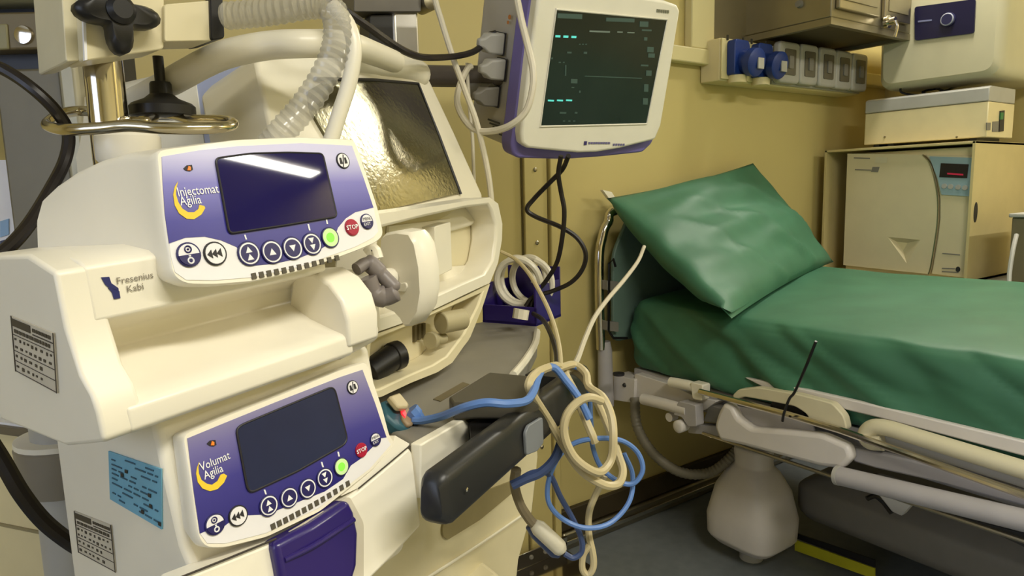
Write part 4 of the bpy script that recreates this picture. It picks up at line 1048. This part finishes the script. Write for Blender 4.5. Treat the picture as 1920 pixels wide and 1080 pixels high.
# side of the body: vents and plugs
FMs = Fr(FM.at(958, 240, -.04), FM.n, FM.v)
def svent(y0, xs_):
    for i, x in enumerate(xs_):
        MB().plate(FMs, [(x, y0 + i * 7), (x + 22, y0 + i * 7 + 8), (x + 21, y0 + i * 7 + 11), (x - 1, y0 + i * 7 + 3)], .0015, .001).build('side_vent', m_dark, body, smooth=0)
svent(222, (915, 918, 924, 930, 936)); svent(-2, (966, 970, 974))
for (x, y, r) in ((955, 32, .004), (952, 42, .003)):
    MB().disc(FMs, x, y, r, r, .0015, .001, 10).build('side_mark', mat('mark_orange', (190, 120, 60), .5), body)
for i, (x0, y0, x1, y1) in enumerate(((900, 78, 940, 82), (888, 132, 942, 130), (896, 182, 930, 180))):
    b_ = FMs.at(x1, y1); a_ = b_ + FMs.n * .05 + FM.n * .004
    d = (b_ - a_); e_ = FM.v; g_ = d.cross(e_).normalized()
    sec = lambda p, h, w: [p + e_ * h + g_ * w, p - e_ * h + g_ * w, p - e_ * h - g_ * w, p + e_ * h - g_ * w]
    q = MB().loft([sec(a_, .006, .006), sec(a_ + d * .2, .009, .008), sec(a_ + d * .35, .016, .012), sec(b_, .018, .012)]).build('side_plug', [m_greyl, m_greyl, m_greyp][i], mon, bevel=.003)
    MB().loft([sec(b_ - d * .08, .0188, .0128), sec(b_ - d * .02, .0188, .0128)]).build('plug_rim', m_ink, q)
# arm and wall column
arm = thing('swing_bracket', 'dark jointed swing bracket for the monitor on a light metal wall column', 'bracket', P(760, 110, 1.35))
FK = FY(P(740, 60, 1.35).y)
MB().box(FK, FK.ab(738, 60)[0], FK.ab(786, 60)[0], .02, CEIL - .03, -.05, 0).build('column', mat('column_aluminium', (206, 202, 194), .3, .6), arm, bevel=.006, bseg=3)
MB().plate(FK, [(694, 28), (738, 26), (738, 150), (690, 150)], -.004, .05, .004).build('dark_channel', m_dark, arm, bevel=.003)
MB().plate(FK, [(664, -20), (790, -20), (790, 22), (664, 22)], .012, .06, .004).build('top_bracket', mat('bracket_grey', (112, 108, 102), .4, .4), arm, bevel=.004)
MB().lathe(FK.at(803, 6, .01), FK.n, [(-.03, .016), (.012, .016), (.016, .008)], 16).build('joint_bolt', m_steel_b, arm)
MB().tube([P(780, 142, 1.33), P(850, 143, 1.28), P(930, 142, 1.22), P(1000, 142, 1.25)], [.021, .020, .018, .018], 10, smooth=False).build('arm_bar', mat('arm_dark_grey', (96, 88, 80), .45), arm, bevel=.003)
MB().tube([P(880, 170, 1.26), P(900, 172, 1.24), P(925, 173, 1.22)], .016, 12, smooth=False).build('tilt_joint', m_greyp, arm)

# ------------------------------------------------------------------ cables
m_cw = mat('cable_white', (214, 206, 186), .45, var=.03)
m_cb = mat('cable_beige', (192, 178, 140), .42, var=.03)
m_cblue = mat('cable_blue', (92, 128, 190), .42, var=.05)
m_cblued = mat('cable_slate_blue', (62, 78, 120), .42, var=.05)
m_ck = mat('cable_black', (30, 24, 22), .38, var=.05)
GRP = {'black_cable': 'black cords under the monitor', 'beige_cable': 'tangled beige cables at the handle', 'blue_cable': 'tangled blue cables at the handle', 'monitor_cable': 'pale monitor cables', 'sensor_cable': 'thin pale sensor cables', 'equipment_cable': 'thick black cables at the left'}
def cable(name, label, pts, r, m, cat='cable', seg=8):
    return tag(MB().tube([P(*p) for p in pts], r, seg, 8).build(name, m), label, cat, GRP.get(name))
cable('mains_cable', 'thick black mains cable sagging across to the monitor side plug', [(420, -330, 1.0), (500, -140, .9), (575, -45, .86), (640, 14, .85), (690, 50, .87), (735, 82, .92), (770, 101, .98), (800, 108, 1.04), (850, 106, 1.1), (885, 98, 1.15), (905, 84, 1.18), (914, 68, 1.19), (930, 62, 1.185)], .0052, m_ck)
cable('monitor_cable', 'pale cable hanging straight down in front of the monitor arm', [(790, -330, 1.3), (796, -140, 1.15), (812, -20, 1.12), (828, 40, 1.12), (850, 110, 1.13), (872, 170, 1.13), (892, 225, 1.13), (906, 280, 1.14), (916, 330, 1.15), (921, 372, 1.16), (925, 420, 1.17)], .0050, m_cw)
cable('monitor_cable', 'pale cable looping under the left side of the monitor', [(990, -110, 1.22), (972, -80, 1.14), (968, -20, 1.08), (976, 30, 1.08), (988, 80, 1.08), (999, 130, 1.075), (998, 170, 1.075), (985, 210, 1.08), (955, 236, 1.09), (920, 246, 1.12), (890, 243, 1.14), (868, 220, 1.15), (857, 190, 1.16), (862, 160, 1.17), (876, 130, 1.18), (884, 124, 1.185)], .0055, m_cw)
cable('sensor_cable', 'thin pale cable hanging down from the middle side plug', [(876, 118, 1.19), (877, 150, 1.2), (881, 210, 1.2), (886, 260, 1.2), (888, 320, 1.2), (892, 400, 1.2)], .0032, m_cw)
cable('black_cable', 'black power cord zigzagging from the monitor down to the purple bin', [(1066, 292, 1.2), (1054, 318, 1.24), (1028, 345, 1.26), (1002, 372, 1.28), (988, 392, 1.28), (1004, 406, 1.28), (1050, 425, 1.27), (1082, 446, 1.27), (1098, 475, 1.27), (1092, 505, 1.28), (1070, 530, 1.29), (1035, 546, 1.3), (1000, 557, 1.3), (985, 575, 1.3)], .0044, m_ck)
cable('black_cable', 'black power cord hanging in an S curve below the monitor', [(1052, 292, 1.2), (1047, 325, 1.22), (1052, 360, 1.235), (1058, 395, 1.24), (1055, 440, 1.25), (1045, 490, 1.27), (1025, 525, 1.29), (1005, 550, 1.3), (995, 575, 1.3)], .0044, m_ck)
cable('black_cable', 'short black cord falling from the bin to the cable hook', [(1000, 588, 1.26), (1018, 600, 1.2), (1032, 625, 1.1), (1042, 655, 1.05), (1045, 685, 1.0)], .0042, m_ck)
cable('sensor_cable', 'thin beige cable arching over the bin down to the handle', [(940, 472, 1.22), (965, 485, 1.2), (988, 508, 1.15), (1008, 540, 1.1), (1028, 580, 1.06), (1042, 620, 1.02), (1050, 660, .98), (1052, 700, .95)], .0034, m_cb)
cable('bed_cable', 'pale cable strung from behind the pillow to the tangled cables', [(1208, 462, 1.7), (1196, 490, 1.66), (1170, 525, 1.5), (1140, 560, 1.4), (1115, 595, 1.3), (1097, 635, 1.2), (1082, 675, 1.08), (1068, 694, .95), (1050, 698, .89)], .0046, m_cw)
# tangle over the handle
zt_ = .82
cable('beige_cable', 'long beige cable wound in loose hanging loops over the handle end', [(1052, 690, 0.834), (1040, 686, 0.814), (1010, 697, 0.766), (992, 718, 0.740), (998, 740, 0.748), (1030, 790, 0.790), (1060, 840, 0.790), (1090, 882, 0.790), (1130, 908, 0.800), (1158, 908, 0.810), (1168, 885, 0.820), (1160, 855, 0.830), (1140, 800, 0.840), (1118, 750, 0.850), (1095, 710, 0.860), (1072, 694, 0.870), (1060, 700, 0.849), (1080, 740, 0.840), (1095, 780, 0.830), (1110, 815, 0.820), (1116, 830, 0.820)], .0050, m_cb)
cable('beige_cable', 'beige cable forming the rounder loop hanging beside the handle', [(1044, 692, 0.821), (1075, 684, 0.860), (1098, 700, 0.850), (1112, 740, 0.840), (1128, 780, 0.830), (1145, 830, 0.820)][:3] + [(1104, 725, 0.840), (1130, 745, 0.820), (1146, 780, 0.810), (1150, 820, 0.800), (1146, 860, 0.800), (1128, 884, 0.790), (1105, 880, 0.780), (1075, 855, 0.780), (1058, 815, 0.780), (1062, 780, 0.780), (1082, 755, 0.785), (1105, 745, 0.790), (1128, 752, 0.800)], .0050, m_cb)
cable('beige_cable', 'thin beige lead dangling to the floor in a narrow loop', [(1135, 890, 0.840), (1118, 925, 0.860), (1105, 960, 0.860), (1104, 1000, 0.860), (1112, 1040, 0.860), (1112, 1065, 0.860), (1102, 1078, 0.860), (1092, 1066, 0.860), (1094, 1040, 0.860), (1106, 1022, 0.860)], .0042, m_cb)
cable('blue_cable', 'bright blue cable running from the finger clip across the dark tray', [(775, 788, .75), (795, 788, .745), (830, 780, .73), (870, 764, .70), (910, 755, .692), (950, 757, .695), (985, 752, .71), (1000, 735, .73), (1010, 705, .76), (1020, 692, .785), (1040, 690, .80), (1062, 715, .795), (1085, 745, .79), (1105, 785, .79)], .0044, m_cblue, seg=8)
cable('blue_cable', 'blue cable hanging in the widest ring below the handle', [(1045, 690, .86), (1075, 688, .86), (1095, 700, .855), (1105, 740, .85), (1108, 790, .845), (1112, 840, .84), (1130, 880, .84), (1165, 905, .84), (1190, 905, .84), (1205, 880, .84), (1195, 848, .84), (1165, 826, .83), (1120, 822, .82), (1075, 832, .82), (1045, 860, .82), (1028, 905, .82), (1030, 945, .82), (1058, 975, .83), (1100, 990, .83), (1145, 980, .84), (1180, 940, .85), (1186, 890, .86), (1170, 850, .86)], .0031, m_cblue)
cable('blue_cable', 'slate blue cable bundle passing under the push handle', [(960, 910, .80), (985, 898, .80), (1015, 885, .80), (1040, 860, .80), (1052, 830, .80), (1058, 800, .81)], .0058, m_cblued)
cable('blue_cable', 'slate blue lead falling to the grey cable plug', [(965, 905, .81), (1000, 886, .81), (1030, 890, .82), (1050, 930, .83), (1075, 975, .84), (1090, 1010, .845), (1090, 1035, .85), (1075, 1046, .85), (1058, 1038, .85)], .0036, m_cblued)
cable('grey_cable', 'olive grey lead curving down into the white cable plug', [(968, 880, .83), (965, 910, .84), (975, 945, .845), (990, 970, .85), (1002, 984, .85)], .0062, mat('cable_olive', (128, 116, 92), .5))
tag(MB().tube([P(1000, 982, .85), P(1010, 990, .85), P(1050, 1028, .85), P(1056, 1036, .85)], [.007, .0105, .0105, .006], 10, smooth=False).build('cable_plug', mat('plug_white', (206, 200, 180), .4), bevel=.002), 'white cable plug dangling below the push handle', 'plug')
tag(MB().tube([P(992, 984, .86), P(1004, 1000, .86), P(1040, 1036, .86), P(1050, 1042, .86)], [.006, .0075, .0075, .004], 10, smooth=False).build('cable_plug', m_cblued, bevel=.002), 'slate blue cable plug hanging against the white one', 'plug')
# finger clip
clip = thing('finger_clip', 'teal and beige finger clip sensor glowing red on the cart top', 'sensor', P(750, 805, .75))
FQ = Fr(P(750, 775, .75), uV, (Z * .7 + kV * .7))
MB().plate(FQ, [(716, 750), (745, 745), (772, 770), (776, 800), (764, 806), (745, 800), (722, 778)], 0, .016, .005).build('lower_jaw', mat('clip_teal', (48, 90, 104), .45), clip, bevel=.004)
MB().plate(FQ, [(730, 742), (750, 735), (768, 757), (766, 764), (748, 764)], .012, .008, .003).build('upper_jaw', mat('clip_beige', (190, 176, 140), .45), clip, bevel=.003)
MB().plate(FQ, [(752, 764), (766, 762), (776, 780), (776, 796), (766, 798), (756, 786)], .004, .006, .003).build('finger_pad', mat('clip_pad', (150, 128, 100), .5), clip, bevel=.002)
MB().plate(FQ, [(753, 766), (758, 765), (762, 776), (760, 783), (754, 774)], .0052, .002).build('sensor_light', mat('sensor_red', (230, 40, 50), .4, emit=(255, 30, 40), es=1.5), clip)
MB().tube([P(770, 768, .755), P(780, 780, .757), P(786, 790, .76)], [.009, .008, .005], 8).build('strain_relief', m_cblue, clip)
# ------------------------------------------------------------------ pole, clamp and things on the left
pole = thing('infusion_pole', 'polished steel infusion pole with white collar left of the pumps', 'pole', V((P(203, 215, .68).x, P(203, 215, .68).y, 0)))
pc_ = P(203, 215, .68)
MB().lathe((pc_.x, pc_.y, .0), Z, [(0.02, .0175), (1.9, .0175)], 28).build('tube', m_chrome, pole)
pk = P(240, 272, .66)
MB().lathe((pc_.x + .014, pc_.y - .004, pk.z - .016), Z, [(0, .028), (.004, .030), (.026, .030), (.031, .026), (.038, .018)], 28).build('collar', m_white, pole)
MB().lathe((pc_.x + .004, pc_.y, pk.z - .05), Z, [(0, .010), (.04, .010)], 12).build('collar_screw', m_greyl, pole)
MB().lathe((pc_.x, pc_.y, 0), Z, [(0, .07), (.02, .07), (.04, .04), (.06, .03)], 32).build('foot', m_greyp, pole)
ringpts = [(90, 236, .66), (118, 243, .63), (180, 241, .62), (240, 236, .62), (300, 240, .62), (370, 241, .63), (424, 238, .65), (437, 230, .67), (415, 226, .69), (360, 224, .71), (318, 214, .73), (292, 214, .72), (284, 224, .69), (255, 229, .665), (215, 226, .70), (192, 213, .73), (150, 208, .73), (115, 214, .71), (95, 226, .68)]
tag(MB().tube([P(*p) for p in ringpts], .0054, 12, 6, closed=True).build('hook_ring', mat('hook_steel', (206, 196, 170), .16, 1.0)), 'bent steel bottle hook ring around the infusion pole above the pumps', 'hook')
# rail clamp
clm = thing('rail_clamp', 'cream rail clamp block with black star knob on the pole', 'clamp', P(230, 110, .64))
FC1 = Fr(P(230, 60, .62), vp(2200, 300), Z)
MB().plate(FC1, [(150, -60), (308, -60), (308, 92), (160, 114)], 0, .05, .004).build('block', m_ventc, clm, bevel=.004)
FC1s = Fr(FC1.at(152, 60, 0), FC1.n, Z)
MB().plate(FC1, [(112, -60), (152, -60), (162, 112), (124, 116)], -.018, .09, .003).build('side_block', m_offw, clm, bevel=.003)
MB().plate(FC1, [(152, -60), (157, -60), (164, 112), (159, 113)], .0015, .004).build('edge_highlight', m_wink, clm)  # highlight on the block's front edge, drawn as a white strip
MB().plate(FC1, [(308, 8), (402, 0), (402, 76), (308, 78)], .006, .05, .003).build('rail_end', m_ventc, clm, bevel=.003)
MB().plate(FC1, [(394, -6), (418, -8), (422, 72), (396, 76)], .010, .058, .004).build('end_cap', m_black, clm, bevel=.004)
# star knob
def star(o, ax, up, r, th, m, name, parent, lobes=3, ph=0.0):
    ax = V(ax).normalized(); e1 = (V(up) - ax * V(up).dot(ax)).normalized(); e2 = ax.cross(e1)
    N = 48; base = []
    for k in range(N):
        t = 2 * PI * k / N + ph; rr = r * (.72 + .28 * math.cos(lobes * t)); base.append((e1 * math.cos(t) + e2 * math.sin(t)) * rr)
    o = V(o)
    return MB().loft([[o + p * .85 for p in base], [o + p + ax * th * .2 for p in base], [o + p + ax * th * .75 for p in base], [o + p * .8 + ax * th for p in base]]).build(name, m, parent, smooth=50)
star(FC1.at(212, 32, .006), FC1.n, Z, .034, .022, m_black, 'star_knob', clm, 4, .55)
MB().lathe(FC1.at(206, 30, .0), FC1.n, [(0, .012), (.03, .012), (.034, .008)], 16).build('knob_boss', m_black, clm)
# T knob below
tk = P(298, 128, .72)
tkn = thing('clamp_knob', 'black flared clamp knob hanging upright behind the steel hook ring', 'knob', tk - Z * .05)
MB().lathe(tk + Z * .012, -Z, [(0, .0052), (.030, .0052)], 12).build('stem', m_black, tkn)
MB().lathe(tk - Z * .014, -Z, [(0, .0095), (.002, .0105), (.012, .011), (.017, .017), (.022, .029), (.025, .032), (.034, .032), (.036, .029)], 28).build('grip', m_black, tkn)
# black leads
cable('equipment_cable', 'thick black cable bowing around the left of the infusion pole', [(-30, 118, .66), (10, 132, .66), (60, 165, .66), (105, 208, .67), (128, 250, .68), (122, 300, .68), (95, 355, .66), (55, 420, .63), (15, 465, .60), (-30, 500, .58)], .0060, m_ck, seg=10)
cable('equipment_cable', 'thick black cable running into the lower pump from the left edge', [(-30, 810, .66), (5, 865, .66), (40, 925, .66), (80, 975, .67), (125, 1012, .68), (170, 1040, .70)], .0078, m_ck, seg=10)
# grey equipment tower behind
tw = thing('equipment_tower', 'tall grey metal equipment tower standing behind the infusion pole', 'tower', V((P(60, 300, 1.0).x, P(60, 300, 1.0).y, 0)))
hr_ = V((CAM_R.x, CAM_R.y, 0)).normalized()
FTw = Fr(P(80, 300, 1.0), hr_, Z)
a0_, a1_ = FTw.ab(8, 300)[0], FTw.ab(132, 300)[0]
bt_ = FTw.ab(60, 128)[1]
m_tow = mat('tower_grey', (112, 106, 88), .45, .2, var=.05)
MB().box(FTw, a0_, a1_, -1.04, bt_, -.12, 0).build('panel', m_tow, tw, bevel=.004)
MB().box(FTw, a1_ + .001, FTw.ab(168, 300)[0], -1.04, 1.0, -.06, .01).build('upright', mat('upright_light', (170, 164, 140), .4, .2), tw, bevel=.006)
MB().box(FTw, a1_ + .036, FTw.ab(190, 300)[0] + .01, -1.04, 1.0, -.10, -.03).build('inner_upright', m_dark, tw)
MB().box(FTw, a0_ - .3, FTw.ab(100, 60)[0], FTw.ab(50, 96)[1], FTw.ab(50, 26)[1], -.06, .012).build('cross_rail', mat('rail_brown', (112, 100, 72), .45, .3), tw, bevel=.003)
MB().box(FTw, a0_ - .3, FTw.ab(100, 60)[0], FTw.ab(50, 9)[1], FTw.ab(50, -20)[1], -.06, .03).build('upper_rail', mat('rail_pale', (176, 176, 148), .45), tw, bevel=.003)
MB().box(FTw, a0_ - .3, FTw.ab(100, 60)[0], FTw.ab(50, 26)[1], FTw.ab(50, 9)[1], -.06, -.02).build('dark_strip', m_black, tw)
MB().box(FTw, a0_ - .3, FTw.ab(100, 60)[0], FTw.ab(50, 128)[1], FTw.ab(50, 96)[1], -.06, -.02).build('dark_strip', m_black, tw)  # black strip drawn for the shadow band below the rail
sw = MB().lathe(FTw.at(46, 66, .012), FTw.n, [(0, .013), (.004, .012), (.005, .006)], 20).build('screw_head', m_chrome, tw)
MB().plate(FTw, [(-20, 46), (12, 44), (16, 92), (-20, 94)], .015, .004).build('rail_plate', mat('plate_olive', (140, 134, 98), .45), tw, bevel=.002)
# pale sheet standing in for bright outdoors at the far left
nt_ = thing('outdoor_backdrop', 'pale sheet standing in for bright outdoors at the left picture edge', 'backdrop', P(0, 500, 1.12))
FN = Fr(P(0, 430, 1.12), hr_, Z)
sh = MB().plate(FN, [(-120, 300), (40, 300), (40, 560), (-120, 560)], 0, .004).build('sheet', mat('sheet_white', (244, 242, 246), .5), nt_)
for pts, m in (([(0, 415), (16, 410), (16, 440), (0, 445)], mat('sheet_blue', (150, 184, 220), .5)), ([(0, 452), (14, 448), (18, 470), (0, 472)], mat('sheet_navy', (60, 66, 96), .5)), ([(4, 476), (24, 470), (24, 488), (4, 492)], mat('sheet_pink', (216, 170, 180), .5))):
    MB().plate(FN, pts, .002, .002).build('backdrop_patch', m, sh, smooth=0)
# drum shaped holder low on the left
dr_ = P(128, 830, .80)
dm = thing('drum_holder', 'grey drum shaped holder with white rim behind the lower pump', 'holder', V((dr_.x, dr_.y, 0)))
m_dg = mat('drum_grey', (138, 130, 116), .45)
MB().lathe((dr_.x, dr_.y, dr_.z - .05), Z, [(0, .048), (.004, .050), (.052, .053), (.055, .050)], 28).build('drum', m_dg, dm)
MB().lathe((dr_.x, dr_.y, dr_.z + .005), Z, [(0, .052), (.006, .052)], 28).build('rim', m_white, dm)
MB().lathe((dr_.x, dr_.y, dr_.z + .01), Z, [(0, .036), (.09, .036)], 24).build('neck', m_greyl, dm)
MB().lathe((dr_.x, dr_.y, 0), Z, [(0, .038), (dr_.z - .05, .038)], 24).build('stem', m_greyl, dm)
# cream cupboard behind it
cbd = thing('cream_cupboard', 'cream cupboard with top whitened for daylight at the lower left edge', 'cupboard', V((P(20, 900, 1.1).x, P(20, 900, 1.1).y, 0)))
FCb = Fr(P(40, 900, .87), (hr_ * .94 - V((CAM_F.x, CAM_F.y, 0)).normalized() * .34), Z)
ct = FCb.ab(40, 798)[1]; cl_, cr_ = FCb.ab(-200, 900)[0], FCb.ab(190, 900)[0]
MB().box(FCb, cl_, cr_, -FCb.O.z, ct - .01, -.09, 0).build('body', m_cream, cbd, bevel=.004)
MB().box(FCb, cl_ - .01, cr_ + .01, ct - .01, ct, -.10, .01).build('edge_strip', mat('strip_brown', (110, 100, 82), .5), cbd)
MB().box(FCb, cl_, cr_, ct, ct + .003, -.09, .004).build('daylit_top', m_wink, cbd)  # overexposed daylight on the top, laid on as a thin white sheet
MB().box(FCb, cl_, cr_, ct - .14, ct - .136, 0, .002).build('drawer_gap', mat('gap_cream', (150, 138, 104), .5), cbd)
MB().lathe(FCb.at(46, 858), FCb.n, [(0, .003), (.002, .002)], 8).build('screw', m_dark, cbd)
